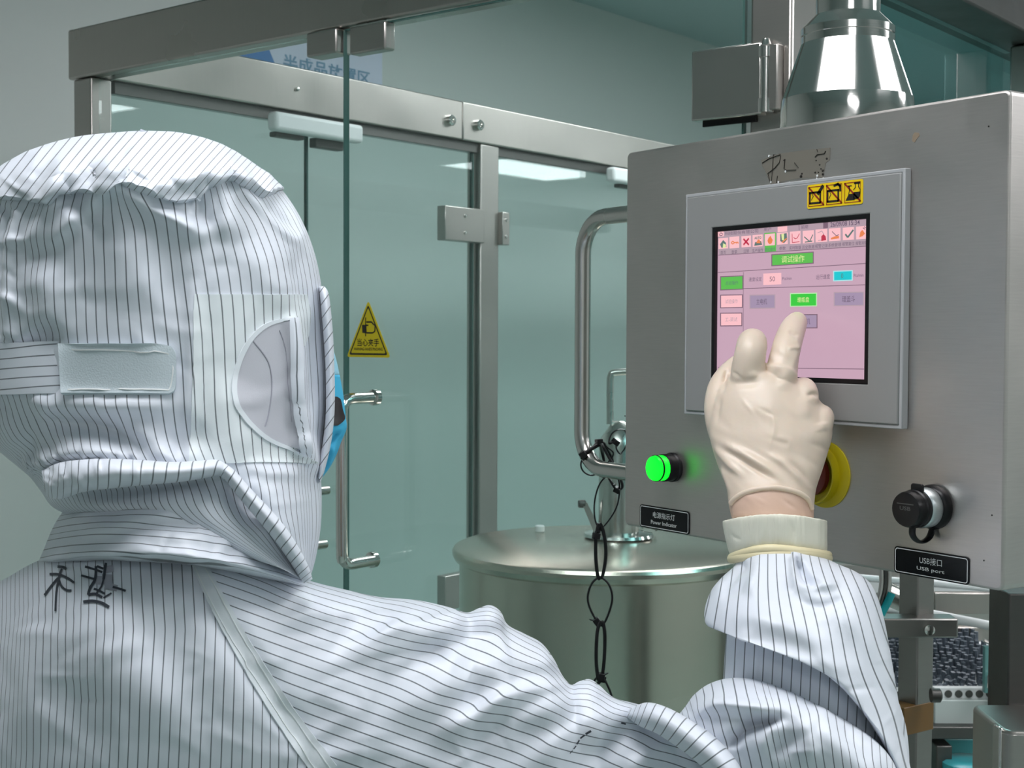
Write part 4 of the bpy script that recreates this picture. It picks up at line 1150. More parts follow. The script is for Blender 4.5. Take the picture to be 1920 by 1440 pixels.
def grid_mesh(name, G, off, m, parent, thick=0.0012, U=None):
    """thin sheet from a grid of (point, normal, uv), lifted by off and given real thickness"""
    nr, nc = len(G), len(G[0]); vs, uvs = [], []
    for r in G:
        for p, n, u in r: vs.append(p + n * off); uvs.append(u)
    k = len(vs)
    for r in G:
        for p, n, u in r: vs.append(p + n * (off - thick)); uvs.append(u)
    fs = []
    for i in range(nr - 1):
        for j in range(nc - 1):
            a = i * nc + j; fs.append((a, a + nc, a + nc + 1, a + 1)); fs.append((k + a, k + a + 1, k + a + nc + 1, k + a + nc))
    rim = [j for j in range(nc)] + [i * nc + nc - 1 for i in range(1, nr)] + [(nr - 1) * nc + j for j in range(nc - 2, -1, -1)] + [i * nc for i in range(nr - 2, 0, -1)]
    for a, b in zip(rim, rim[1:] + rim[:1]): fs.append((a, b, k + b, k + a))
    me = bpy.data.meshes.new(name); me.from_pydata([tuple(v) for v in vs], [], fs)
    uv = me.uv_layers.new(name='UVMap'); UV = np.array(uvs if U is None else list(U) * 2, float)
    li = np.zeros(len(me.loops), np.int32); me.loops.foreach_get('vertex_index', li); uv.data.foreach_set('uv', UV[li].astype(np.float32).ravel())
    for p in me.polygons: p.use_smooth = True
    me.update(); me.materials.append(m)
    me.set_sharp_from_angle(angle=math.radians(60))
    o = bpy.data.objects.new(name, me); link(o, parent)
    return o


def drape_rows(name, cloth, rows, nr, nc, off, m, parent, thick=0.0012, ufun=None, relax=0):
    """patch bounded by rows (y, x left, x right), laid on the cloth"""
    R = np.array(rows, float); Q = crom(R, np.linspace(0, len(R) - 1, nr)); G, U = [], []
    last = None
    for y, a, b in Q:
        row = []
        for s in np.linspace(0, 1, nc):
            x = a + (b - a) * s
            h = cloth.cast(x, y) or last
            if h is None: h = cloth.cast(x, y + 30)
            last = h; row.append(h); U.append(ufun(x, y) if ufun else h[2])
        G.append(row)
    if relax:                                # taut cloth bridges the small wrinkles below it
        P = np.array([[h[0] for h in r] for r in G]); Nn = np.array([[h[1] for h in r] for r in G])
        D = np.linalg.norm(P - CAM, axis=2); V = (P - CAM) / D[..., None]
        for _ in range(relax):
            for A in (D, Nn):
                B = np.pad(A, ((1, 1), (1, 1)) + ((0, 0),) * (A.ndim - 2), mode='edge')
                A[...] = (B[:-2, 1:-1] + B[2:, 1:-1] + B[1:-1, :-2] + B[1:-1, 2:]) / 4
        P = CAM + V * (D - 0.002)[..., None]
        G = [[(P[i, j], Nn[i, j] / np.linalg.norm(Nn[i, j]), G[i][j][2]) for j in range(len(G[0]))] for i in range(len(G))]
    return grid_mesh(name, G, off, m, parent, thick, U)


def drape_strip(name, cloth, pts, widths, off, m, parent, thick=0.0012, nc=5, n=8, ufun=None):
    P = np.array(smooth_path([(a, b, 0) for a, b in pts], n))[:, :2]
    T = np.gradient(P, axis=0); T /= np.linalg.norm(T, axis=1, keepdims=True) + 1e-9; Nn = np.stack([-T[:, 1], T[:, 0]], -1)
    wv = np.interp(np.linspace(0, 1, len(P)), np.linspace(0, 1, len(widths)), widths) if not np.isscalar(widths) else np.full(len(P), widths)
    cl = np.concatenate([[0], np.cumsum(np.linalg.norm(np.diff(P, axis=0), axis=1))]); G, U = [], []; last = None
    for i in range(len(P)):
        row = []
        for s in np.linspace(-.5, .5, nc):
            q = P[i] + Nn[i] * wv[i] * s; h = cloth.cast(*q) or last
            if h is None: continue
            last = h; row.append(h); U.append(ufun(cl[i], s * wv[i]) if ufun else h[2])
        if len(row) == nc: G.append(row)
    return grid_mesh(name, G, off, m, parent, thick, U)


def arclen(C, row):
    """stripe numbers from the arc length round one ring (8 mm apart)"""
    q = C.P[row]; d = np.linalg.norm(np.diff(q, axis=0), axis=1)
    return np.concatenate([[0], np.cumsum(d)]) / 0.0080


# ---- inner body: head with face, neck, trunk and right arm in one skin
def body_mesh():
    me = bpy.data.meshes.new('body')
    def J(x, y, Z): return at(x, y, Z)
    pts = [(J(330, 1900, 1.14), .13), (J(340, 1500, 1.15), .135), (J(360, 1230, 1.14), .125), (J(350, 1080, 1.12), .065), (J(330, 930, 1.12), .055), (J(320, 760, 1.10), .085), (J(300, 560, 1.10), .10), (J(290, 420, 1.11), .08),
           (J(640, 1290, 1.12), .060), (J(960, 1420, 1.12), .045), (J(1500, 1560, 1.13), .036), (J(1480, 1250, 1.155), .032), (J(1458, 1040, 1.185), .026),
           (J(40, 1260, 1.22), .060), (J(-160, 1600, 1.25), .045), (J(-150, 1900, 1.2), .036)]
    ed = [(0, 1), (1, 2), (2, 3), (3, 4), (4, 5), (5, 6), (6, 7), (2, 8), (8, 9), (9, 10), (10, 11), (11, 12), (2, 13), (13, 14), (14, 15)]
    me.from_pydata([tuple(p) for p, _ in pts], ed, []); me.update()
    o = bpy.data.objects.new('body', me); COL.objects.link(o)
    sk = o.modifiers.new('skin', 'SKIN'); o.modifiers.new('smooth', 'SUBSURF').render_levels = 1
    o.modifiers['smooth'].levels = 1
    for i, (p, r) in enumerate(pts):
        me.skin_vertices[0].data[i].radius = (r, r); me.skin_vertices[0].data[i].use_root = (i == 1)
    dg = bpy.context.evaluated_depsgraph_get()
    nm = bpy.data.meshes.new_from_object(o.evaluated_get(dg)); bpy.data.objects.remove(o)
    nm.name = 'body'
    # face: brow, nose and chin pushed out of the head's far right side
    fd = RH * 0.80 + FH * 0.60; hc = at(320, 660, 1.10)
    for v in nm.vertices:
        p = np.array(v.co[:]) - hc
        a = float(p @ fd)
        if a > 0 and abs(p[2]) < .14:
            s = float(p @ np.cross(fd, Z_))
            v.co = Vector(np.array(v.co[:]) + fd * (0.022 * math.exp(-(s / .014) ** 2 - ((p[2] - .0) / .022) ** 2) + 0.010 * math.exp(-(s / .03) ** 2 - ((p[2] + .085) / .02) ** 2)))
    for p in nm.polygons: p.use_smooth = True
    nm.materials.append(M['skin'])
    ob = bpy.data.objects.new('body', nm); link(ob, person)
    return ob


body_mesh()

# ---- coverall: back, right shoulder and upper arm in one sheet
def row_(lx, ly, rx, ry, zl, zr, bf, bb=.10): return (lx, ly, rx, ry, 0, 0, zl, zr, bf, bb)


cov_rings = [row_(-330, 1560, -300, 1700, 1.20, 1.20, .03), row_(-230, 1260, -240, 1720, 1.19, 1.19, .07), row_(-110, 1140, -140, 1740, 1.17, 1.17, .11), row_(0, 1090, -45, 1760, 1.14, 1.16, .145), row_(70, 1052, 35, 1780, 1.11, 1.16, .16),
             row_(150, 1030, 115, 1790, 1.09, 1.16, .17), row_(240, 1020, 205, 1800, 1.08, 1.16, .175), row_(340, 1020, 300, 1810, 1.08, 1.16, .175), row_(430, 1035, 400, 1820, 1.08, 1.16, .17), row_(510, 1062, 500, 1830, 1.09, 1.16, .165),
             row_(585, 1090, 590, 1840, 1.10, 1.16, .155), row_(650, 1106, 670, 1850, 1.105, 1.16, .15), row_(710, 1119, 745, 1860, 1.11, 1.16, .145), row_(780, 1125, 820, 1870, 1.115, 1.16, .14), row_(840, 1138, 885, 1880, 1.115, 1.16, .135),
             row_(874, 1150, 925, 1885, 1.12, 1.16, .13), row_(900, 1141, 955, 1890, 1.12, 1.16, .128), row_(918, 1136, 980, 1893, 1.12, 1.16, .126), row_(936, 1146, 1005, 1896, 1.12, 1.16, .124), row_(953, 1172, 1025, 1900, 1.12, 1.16, .122), row_(985, 1189, 1060, 1900, 1.12, 1.16, .118),
             row_(1015, 1206, 1090, 1905, 1.12, 1.16, .115), row_(1036, 1236, 1110, 1910, 1.12, 1.16, .11), row_(1066, 1282, 1140, 1912, 1.12, 1.16, .105), row_(1088, 1278, 1160, 1915, 1.12, 1.16, .105), row_(1105, 1275, 1180, 1918, 1.12, 1.16, .104),
             row_(1122, 1286, 1195, 1920, 1.12, 1.16, .10), row_(1150, 1308, 1225, 1920, 1.12, 1.16, .096), row_(1195, 1321, 1270, 1920, 1.12, 1.16, .09), row_(1250, 1335, 1320, 1920, 1.12, 1.16, .08), row_(1310, 1362, 1380, 1900, 1.12, 1.15, .07), row_(1400, 1420, 1440, 1850, 1.12, 1.14, .05)]
cov = Cloth(cov_rings, per=9, nf=170, nb=30, power=0.62)
HCOV = cov.folds([
    # shoulder billows: ridges fall from the upper outline to the lower left
    ([(918, 1138), (860, 1152), (790, 1178), (700, 1198), (620, 1215)], 15, .012, 46, (1, 0)),
    ([(955, 1180), (900, 1188), (840, 1212), (760, 1240)], 22, -.008, 20, (1, 0)),
    ([(1104, 1277), (1040, 1290), (960, 1304), (890, 1338), (800, 1400)], 16, .013, 50, (1, 0)),
    ([(1066, 1290), (1000, 1312), (940, 1352), (880, 1410)], 24, -.006, 18, (1, 0)),
    ([(1040, 1230), (960, 1240), (880, 1268), (800, 1310), (720, 1350)], 34, .009, 40, (1, 0)),
    ([(1195, 1325), (1120, 1350), (1040, 1392), (960, 1450)], 20, .008, 40, (1, 0)),
    ([(1240, 1345), (1160, 1385), (1090, 1440)], 20, -.007, 20, (1, 0)),
    ([(1290, 1370), (1230, 1400), (1180, 1450)], 16, .006, 26, (1, .5)),
    ([(640, 1125), (690, 1138), (740, 1132), (800, 1128)], 14, -.004, 12, (0, 0)),
    ([(590, 1150), (680, 1155), (760, 1150)], 26, .006, 20),
    ([(560, 1180), (620, 1170), (700, 1160)], 12, -.003, 12),
    # back
    ([(80, 1085), (150, 1180), (240, 1260), (330, 1330), (420, 1380)], 70, .007, 90),
    ([(250, 1110), (300, 1200), (350, 1290), (430, 1390)], 40, -.005, 60),
    ([(360, 1090), (420, 1180), (500, 1290), (570, 1400)], 26, -.006, 26, (.6, .6)),
    ([(20, 1120), (60, 1220), (60, 1340), (90, 1440)], 50, .005, 50),
    ([(150, 1250), (140, 1340), (160, 1440)], 60, -.004, 60),
    ([(100, 1060), (160, 1062), (230, 1052)], 10, .004, 10),
    ([(480, 1100), (540, 1120), (600, 1150), (640, 1200)], 30, .006, 30),
])
cov.crumple(190, (-50, 1060, 1250, 1460), 46, .0021, 11)
cov.crumple(60, (560, 1120, 1150, 1460), 90, .0034, 5, ang=155)
cx_, cy_, _z = cov.pixels()
# stripe number: down the back left of the raglan seam, along the arm right of it
SEAM = np.array([(358, 1030), (372, 1062), (400, 1120), (432, 1180), (468, 1242), (508, 1310), (552, 1378), (600, 1442), (680, 1540), (780, 1680), (900, 1860)], float)
mid = int(cov.nf * 0.40)
dl = np.linalg.norm(np.diff(cov.P[:, mid], axis=0), axis=1)
ub = np.concatenate([[0], np.cumsum(dl)]) / 0.0070
sx_ = np.interp(cy_, SEAM[:, 1], SEAM[:, 0])
Uback = np.repeat(ub[:, None], cov.nt, 1) + np.clip((1180 - cy_) / 90, 0, 3) * 0.5
k0 = 24 * 9
ua = arclen(cov, 13 * 9) * 8.0 / 8.6
ytop = np.interp(cx_, cx_[:, 0], cy_[:, 0])
Uarm = (cy_ - 0.355 * cx_) / 22.0 - 3.2 * np.exp(-np.clip(cy_ - ytop, 0, 999) / 34) - 45 * HCOV
right = cx_ > sx_
U = np.where(right, Uarm + 1000, Uback)
# keep each quad on one side: the seam band covers the jump
cov_o = None


def split_mesh():
    """back and sleeve panels meet at the raglan seam: faces take their stripes from the side they lie on"""
    o = cov.mesh('coverall', M['fabric'], person, Uback)
    me = o.data; li = np.zeros(len(me.loops), np.int32); me.loops.foreach_get('vertex_index', li)
    UB = np.append(Uback.ravel(), [0, 0]); UA = np.append(Uarm.ravel(), [0, 0]); r = np.append(right.ravel(), [False, False])
    ps = np.zeros(len(me.polygons), np.int32); pt = np.zeros(len(me.polygons), np.int32)
    me.polygons.foreach_get('loop_start', ps); me.polygons.foreach_get('loop_total', pt)
    fi = np.repeat(np.arange(len(ps)), pt)
    rs = r[li[ps]][fi]
    uvv = np.stack([np.where(rs, UA[li], UB[li]), np.zeros(len(li))], -1)
    me.uv_layers['UVMap'].data.foreach_set('uv', uvv.astype(np.float32).ravel()); me.update()
    return o


cov_o = split_mesh()
cov_o['label'] = 'white coverall with thin dark vertical pinstripes and ink on the back'
seam = drape_strip('raglan_seam', cov, [(372, 1058), (402, 1118), (434, 1178), (470, 1240), (512, 1308), (558, 1376), (612, 1448)], [26, 34, 40, 44, 48], 0.0016, M['fabric_plain'], person, nc=7)
for k, offx in (('a', -9), ('b', 9)):
    drape_strip('seam_stitching', cov, [(372 + offx, 1062), (402 + offx * 1.2, 1118), (434 + offx * 1.3, 1178), (470 + offx * 1.4, 1240), (512 + offx * 1.5, 1308), (558 + offx * 1.6, 1376), (610 + offx * 1.6, 1446)], 1.6, 0.0021, mat('stitch_thread', (0.78, 0.82, 0.82), 0.6), seam, thick=0.0006, nc=2)


def ink(name, lines, off, m, parent, cloth):
    """marker writing: each stroke a thin flat ribbon lying on the cloth"""
    vs, fs = [], []
    for pts, w in lines:
        P = np.array(smooth_path([(a, b, 0) for a, b in pts], 5))[:, :2] if len(pts) > 2 else np.array([np.array(pts[0]) + (np.array(pts[1]) - np.array(pts[0])) * t for t in np.linspace(0, 1, 6)])
        T = np.gradient(P, axis=0); T /= np.linalg.norm(T, axis=1, keepdims=True) + 1e-9; Nn = np.stack([-T[:, 1], T[:, 0]], -1); k = len(vs); c = 0
        for i in range(len(P)):
            a = cloth.cast(*(P[i] - Nn[i] * w / 2)); b = cloth.cast(*(P[i] + Nn[i] * w / 2))
            if a and b: vs += [a[0] + a[1] * off, b[0] + b[1] * off]; c += 1
        fs += [(k + 2 * i, k + 2 * i + 1, k + 2 * i + 3, k + 2 * i + 2) for i in range(c - 1)]
    mb = MB(); mb.add(vs, fs)
    return build(name, mb, m, parent)


def hw(a, b): return (60 + a / 8.727, 1040 + b / 8.727)


ink('handwriting', [([hw(430, 210), hw(520, 215), hw(575, 245)], 5), ([hw(300, 330), hw(450, 335), hw(600, 400), (hw(700, 470))], 4.5), ([hw(500, 240), hw(455, 380), hw(420, 560), hw(405, 740), hw(400, 930)], 3.6),
                    ([hw(440, 390), hw(330, 520), hw(220, 670)], 4.0), ([hw(455, 420), hw(500, 530), hw(580, 590), hw(660, 595)], 4.2),
                    ([hw(880, 205), hw(1000, 240), hw(1160, 300)], 4.2), ([hw(815, 350), hw(900, 375), hw(1020, 410)], 4.0), ([hw(1055, 200), hw(1050, 330), hw(1030, 440), hw(960, 560), hw(930, 670)], 5.0),
                    ([hw(1215, 150), hw(1200, 280), hw(1180, 420)], 5.0), ([hw(1070, 200), hw(1180, 240)], 4), ([hw(1180, 420), hw(1140, 540), hw(1060, 650)], 3.2), ([hw(930, 670), hw(1040, 655), hw(1160, 710)], 5.0),
                    ([hw(1020, 570), hw(1100, 600), hw(1200, 650)], 4.2), ([hw(1180, 715), hw(1310, 640)], 3.0), ([hw(850, 785), hw(1000, 770), hw(1150, 800), hw(1270, 870)], 5.6), ([hw(1330, 540), hw(1440, 570), hw(1540, 605)], 4.2)], 0.0009, M['marker'], cov_o, cov)
ink('ink_smudge', [([hw(1260, 190), hw(1280, 300)], 15), ([hw(1240, 330), hw(1230, 500)], 20), ([hw(1100, 360), hw(1100, 500)], 12), ([hw(1200, 510), hw(1400, 560)], 12)], 0.0006, M['marker_faint'], cov_o, cov)
ink('oil_mark', [([(1108, 1370), (1098, 1376)], 4), ([(1096, 1378), (1088, 1384)], 3), ([(1086, 1387), (1080, 1395)], 3), ([(1079, 1398), (1074, 1404)], 2), ([(1072, 1407), (1067, 1412)], 1.5), ([(1163, 1355), (1172, 1357)], 3)], 0.0009, M['marker'], cov_o, cov)

# ---- stand collar
def r10(lx, ly, rx, ry, sx, sy, zl, zr, bf, bb): return (lx, ly, rx, ry, sx, sy, zl, zr, bf, bb)


col = Cloth([r10(150, 975, 440, 970, 0, -20, 1.10, 1.10, .06, .09), r10(140, 950, 452, 946, 0, -14, 1.09, 1.09, .128, .10), r10(120, 958, 490, 968, 0, -18, 1.09, 1.09, .13, .11), r10(104, 980, 528, 1010, 0, -28, 1.09, 1.09, .142, .12), r10(92, 1005, 556, 1050, 0, -34, 1.09, 1.09, .15, .12),
             r10(82, 1030, 576, 1080, 0, -36, 1.09, 1.09, .156, .13), r10(74, 1050, 590, 1100, 0, -36, 1.09, 1.09, .164, .13), r10(76, 1056, 592, 1108, 0, -36, 1.09, 1.09, .158, .13)], per=12, nf=150, nb=30)
col.folds([([(120, 1010), (200, 990), (300, 965), (380, 940)], 14, .005, 20), ([(160, 1040), (260, 1020), (360, 1010), (470, 1040)], 18, .004, 24), ([(300, 945), (400, 965), (480, 1000), (540, 1050)], 14, .005, 16),
           ([(200, 1000), (300, 985), (420, 985)], 10, -.004, 10), ([(420, 1000), (480, 1030), (550, 1075)], 10, -.004, 10)])
col.crumple(60, (80, 930, 590, 1090), 40, .0022, 3)
x_, y_, z_ = col.pixels()
dv = np.linalg.norm(np.diff(col.P[:, int(col.nf * .5)], axis=0), axis=1); vv = np.concatenate([[0], np.cumsum(dv)]) / 0.0072
Uc = np.repeat(vv[:, None], col.nt, 1) + np.sin(x_ / 70) * 0.25
col_o = col.mesh('collar', M['fabric'], person, Uc)
col_o['label'] = 'stand collar with horizontal pinstripes'

# ---- hood
HL = [(268, 246.0, 262), (250, 247.5, 316), (150, 257, 372), (84, 274, 418), (30, 297, 458), (-14, 325, 496), (-44, 355, 528), (-64, 395, 556), (-76, 440, 578), (-82, 490, 594), (-84, 545, 604), (-82, 600, 610), (-76, 660, 614), (-66, 720, 616),
      (-50, 775, 614), (-24, 822, 609), (12, 858, 604), (50, 888, 602), (76, 920, 603), (98, 950, 603), (140, 972, 602), (220, 1000, 599), (330, 1036, 593), (430, 1066, 585), (510, 1086, 575)]
rings = []
for i, (l, y, r) in enumerate(HL):
    if i < 1: bf = .012
    else: bf = min(.125, .034 * math.sqrt((y - 246) / 6.0))
    if y > 800: bf = np.interp(y, [800, 900, 960, 1100], [.125, .132, .135, .12])
    bb = min(.115, .03 * math.sqrt(max(y - 246, .5) / 6.0))
    rings.append((l, y if i else 246.5, r, y if i else 246.5, 0, 0, 1.08, 1.08, bf, bb))
# lower right drape: rings slant down towards the throat
for i in range(len(rings)):
    l, y, r, y2, *rest = rings[i]
    if y > 960: rings[i] = (l, y - (y - 960) * .25, r, y + 6, 0, 0, *rest[2:])
hood = Cloth(rings, per=9, nf=210, nb=50)
hoodfolds = [
    # pleats pinched under the crown seam
    ([(212, 344), (190, 362), (150, 402), (110, 440), (70, 480)], 26, .010, 14, (1, 0)),
    ([(212, 344), (250, 370), (300, 398), (350, 425), (400, 462)], 16, .011, 30, (1, 0)),
    ([(106, 360), (96, 385), (70, 430), (44, 475)], 14, .008, 22, (1, 0)),
    ([(140, 372), (150, 395), (140, 412)], 22, -.008, 22, (1, .2)),
    ([(290, 382), (330, 392), (380, 420)], 14, -.005, 14, (1, 0)),
    ([(412, 346), (420, 380), (422, 420), (420, 462)], 16, .008, 34, (1, 0)),
    ([(440, 346), (490, 392), (540, 440), (588, 482)], 10, .006, 16, (1, 0)),
    ([(370, 380), (380, 405), (400, 425)], 18, -.006, 14, (1, 0)),
    ([(482, 370), (510, 400), (560, 440)], 14, -.005, 10),
    ([(540, 360), (570, 410), (590, 460)], 12, .004, 12),
    # big soft cheeks
    ([(60, 480), (90, 560), (80, 640)], 30, .009, 40), ([(110, 600), (95, 620), (60, 650), (40, 668)], 22, -.010, 22, (0, .5)), ([(30, 400), (12, 470), (10, 560), (14, 640)], 10, .006, 14, (.6, .6)),
    ([(16, 390), (2, 470), (0, 560)], 8, -.006, 8, (.6, .6)),
    ([(210, 420), (230, 500), (250, 590)], 50, .004, 50), ([(290, 430), (320, 520), (350, 600)], 34, -.004, 34),
    ([(470, 440), (500, 520), (540, 560), (560, 590)], 34, .006, 40), ([(545, 470), (560, 540), (575, 600)], 12, -.005, 12),
    ([(358, 545), (360, 620), (356, 720), (352, 850)], 12, .004, 16, (.5, .5)),
    # behind the strap and down to the elastic
    ([(60, 740), (90, 770), (100, 790)], 20, .009, 26, (.5, 0)), ([(70, 782), (110, 792), (180, 800), (240, 820), (290, 846)], 20, -.012, 16, (.3, .3)),
    ([(90, 752), (160, 758), (260, 762), (330, 756)], 22, .009, 22, (.3, .3)),
    ([(200, 800), (260, 820), (300, 850), (360, 860)], 14, .005, 18), ([(390, 790), (340, 830), (300, 848)], 30, -.007, 30),
    ([(40, 880), (80, 862), (140, 846), (200, 848), (260, 860)], 20, .012, 16, (.6, .2)), ([(60, 905), (110, 900), (150, 930)], 16, .006, 20),
    ([(30, 850), (20, 810), (-10, 780)], 16, .006, 20), ([(55, 800), (60, 840), (70, 870)], 9, -.006, 9),
    # ear patch and cheek
    ([(446, 700), (430, 760), (446, 830), (470, 880)], 40, .006, 50), ([(545, 605), (552, 680), (556, 760), (566, 838), (590, 880)], 12, .010, 16, (.6, .4)),
    ([(575, 560), (586, 640), (590, 720), (584, 800)], 12, -.008, 12), ([(530, 842), (575, 838), (600, 900)], 14, .007, 18),
    ([(480, 880), (520, 960), (560, 1030)], 40, .006, 50), ([(598, 900), (596, 980), (590, 1050)], 12, .004, 12),
    ([(440, 870), (500, 885), (590, 890)], 12, .004, 18), ([(410, 900), (450, 930), (500, 990)], 26, -.010, 20),
    # shade hollow between the roll and the collar
    ([(140, 922), (240, 916), (340, 904), (420, 898)], 22, -.016, 20, (.4, .4)),
]
hood.folds(hoodfolds)
hood.crumple(150, (-40, 370, 610, 1000), 46, .0013, 21)
hood.crumple(46, (30, 840, 260, 900), 18, .0040, 8, ang=80)
hood.crumple(40, (-20, 380, 30, 780), 22, .0040, 9, ang=20)
hx, hy_, hz2 = hood.pixels()
ru = 12 * 9
uh = arclen(hood, ru)
Uh = np.repeat(uh[None, :], hood.nv, 0) + (hx - 300) * (hy_ - 660) * 0.0 + np.sin(hy_ / 60 + hx / 55) * 0.10
# pull the threads together at the pleats
for (pxp, pyp, k) in ((212, 350, .9), (412, 350, .8), (106, 362, .7)):
    g = np.exp(-((hy_ - pyp) / 50) ** 2) * np.exp(-((hx - pxp) / 60) ** 2); Uh = Uh + k * g * (hx - pxp) / 22
hood_o = hood.mesh('hood', M['fabric'], person, Uh)
hood_o['label'] = 'white hood with vertical pinstripes, gathered at the nape'

# crown panel, puffed over the pleats
hem = np.array([(-80, 380), (0, 376), (44, 374), (91, 380), (106, 358), (146, 362), (182, 358), (211, 341), (255, 358), (313, 375), (343, 380), (365, 371), (394, 349), (423, 338), (459, 347), (485, 369), (532, 354), (640, 345)], float)


def crown():
    nf, nv = 260, 46
    th = np.linspace(0.0, math.pi, nf); G = []; U = []
    # for every meridian walk from the top down to the hem
    sx = (1 - np.cos(th)) / 2
    for iv, t in enumerate(np.linspace(0, 1, nv + 5)):
        row = []
        for j in range(nf):
            # hood skin interpolated between its own rings
            jj = j / (nf - 1) * (hood.nf - 1); j0 = int(min(jj, hood.nf - 2)); fj = jj - j0
            colP = hood.P[:, j0] * (1 - fj) + hood.P[:, j0 + 1] * fj; yy = hy_[:, j0] * (1 - fj) + hy_[:, j0 + 1] * fj; xx = hx[:, j0] * (1 - fj) + hx[:, j0 + 1] * fj
            n0 = HN[:, j0] * (1 - fj) + HN[:, j0 + 1] * fj
            yh = yhem[j]
            ys = np.interp(min(t / .93, 1.0), [0, 1], [yy[0], yh])
            k = np.interp(ys, yy[:140], np.arange(140)); k0 = int(min(k, 138)); f = k - k0
            p = colP[k0] * (1 - f) + colP[k0 + 1] * f; n_ = n0[k0] * (1 - f) + n0[k0 + 1] * f; n_ /= np.linalg.norm(n_) + 1e-9
            if t <= .93: o_ = 0.0008 + 0.0026 * min(1.0, t * 3) + 0.0036 * (t / .93) ** 3
            else: o_ = 0.0070 * math.cos((t - .93) / .07 * math.pi / 2) - 0.001
            o_ *= min(1.0, 0.12 + 2.2 * math.sin(th[j]))
            row.append(p + n_ * o_)
        G.append(row)
    return np.array(G)


HN = hood.normals()
yhem = []
for j in range(260):
    jj = j / 259 * (hood.nf - 1); j0 = int(min(jj, hood.nf - 2))
    xx, yy = hx[:140, j0], hy_[:140, j0]
    d = yy - np.interp(xx, hem[:, 0], hem[:, 1]); k = int(np.argmax(d > 0)) if (d > 0).any() else 139
    yhem.append(max(yy[k], yy[0] + 12) - 10 * max(0.0, abs(j / 259 - .5) * 2 - .8))
yhem = np.convolve(np.pad(np.array(yhem), 2, mode='edge'), np.ones(3) / 3, 'same')[2:-2]
CG = crown()


class Sheet(Cloth):
    """open camera-side sheet that folds and casts like a cloth"""

    def __init__(self, P):
        self.P = P; self.nv, self.nt = P.shape[:2]; self.nf = self.nt; self.front = np.ones(P.shape[:2])

    def normals(self):
        du = np.gradient(self.P, axis=1); dv = np.gradient(self.P, axis=0)
        n = np.cross(du, dv); n /= np.linalg.norm(n, axis=2, keepdims=True) + 1e-12
        c = CAM - self.P
        if np.sum(n[:, self.nt // 2] * c[:, self.nt // 2]) < 0: n = -n
        return n

    def mesh(self, name, m, parent, U, thick=0.001):
        nr = self.normals(); G = [[(self.P[i, j], nr[i, j], (U[i, j], 0.0)) for j in range(self.nt)] for i in range(self.nv)]
        self.verts = [Vector(p) for p in self.P.reshape(-1, 3)]
        self.faces = [(i * self.nt + j, (i + 1) * self.nt + j, (i + 1) * self.nt + j + 1, i * self.nt + j + 1) for i in range(self.nv - 1) for j in range(self.nt - 1)]
        self.UV = np.stack([U.ravel(), np.zeros(U.size)], -1); self.tree = BVHTree.FromPolygons(self.verts, self.faces)
        return grid_mesh(name, G, 0.0, m, parent, thick)


crw = Sheet(CG)
crw.front = np.repeat(np.clip(np.minimum(np.arange(crw.nv) / 6.0, 1), 0, 1)[:, None], crw.nt, 1) * np.clip(np.sin(np.linspace(0, math.pi, crw.nt)) * 2.5, 0, 1)[None]
crw.folds([([(130, 285), (110, 320), (92, 372)], 16, .007, 26, (.2, .6)), ([(60, 320), (40, 372)], 20, .004, 20), ([(280, 330), (340, 300), (372, 292)], 30, -.005, 20),
           ([(260, 350), (330, 340), (400, 312)], 16, .006, 22), ([(320, 372), (370, 340), (420, 318)], 12, .005, 14), ([(390, 270), (430, 305), (462, 342)], 10, .005, 16, (.2, .8)),
           ([(180, 300), (190, 330), (212, 342)], 24, -.004, 16, (0, .8)), ([(480, 310), (520, 345)], 14, .003, 14), ([(220, 290), (300, 280)], 30, .004, 30)])
crw.crumple(60, (-20, 270, 530, 375), 34, .0024, 31)
kx, ky, _ = crw.pixels()
gx = -1.05 * kx + .00082 * kx * kx
Uk = (ky - gx) / (15 + 11 * np.clip(1 - kx / 520, 0, 1)) 
crw_o = crw.mesh('hood_crown', M['fabric'], hood_o, Uk)
crw_o['label'] = 'puffed crown panel with slanting pinstripes'

# doubled cloth behind the ear window, the mesh window and its hem
drape_rows('doubled_panel', hood, [(552, 364, 574), (600, 362, 580), (660, 362, 560), (720, 360, 470), (780, 358, 480), (830, 356, 540), (868, 354, 596)], 44, 30, 0.0013, fabric('doubled_fabric', (0.74, 0.80, 0.825)), hood_o, thick=0.0018)
win = drape_rows('ear_window', hood, [(604, 520, 545), (612, 500, 549), (632, 474, 551), (660, 456, 552), (690, 446, 552), (720, 441, 553), (750, 444, 556), (775, 455, 558), (800, 474, 561), (820, 500, 564), (834, 532, 567), (839, 555, 569)], 50, 22, 0.0021, M['mesh'], hood_o, thick=0.002)
win['label'] = 'grey mesh ear window'
wl = [[(472, 640), (500, 680), (506, 730), (498, 780), (492, 800)], [(520, 620), (536, 660), (540, 720), (548, 790)]]
for w_ in wl: drape_strip('window_thread', hood, w_, 1.6, 0.0026, M['marker_faint'], hood_o, thick=0.0005, nc=2)
drape_strip('window_hem', hood, [(545, 600), (515, 603), (488, 616), (464, 642), (446, 680), (437, 722), (441, 756), (458, 786), (486, 814), (520, 834), (560, 846)], [5, 8, 9, 9, 8, 6], 0.0027, M['fabric_plain'], hood_o, thick=0.002, nc=5)
drape_strip('window_flap', hood, [(547, 600), (553, 650), (555, 700), (558, 760), (566, 815), (573, 848)], [10, 13, 12, 14, 12], 0.0042, M['fabric'], hood_o, thick=0.004, nc=6, ufun=lambda l, s: (s / 7.0 + .5, 0))

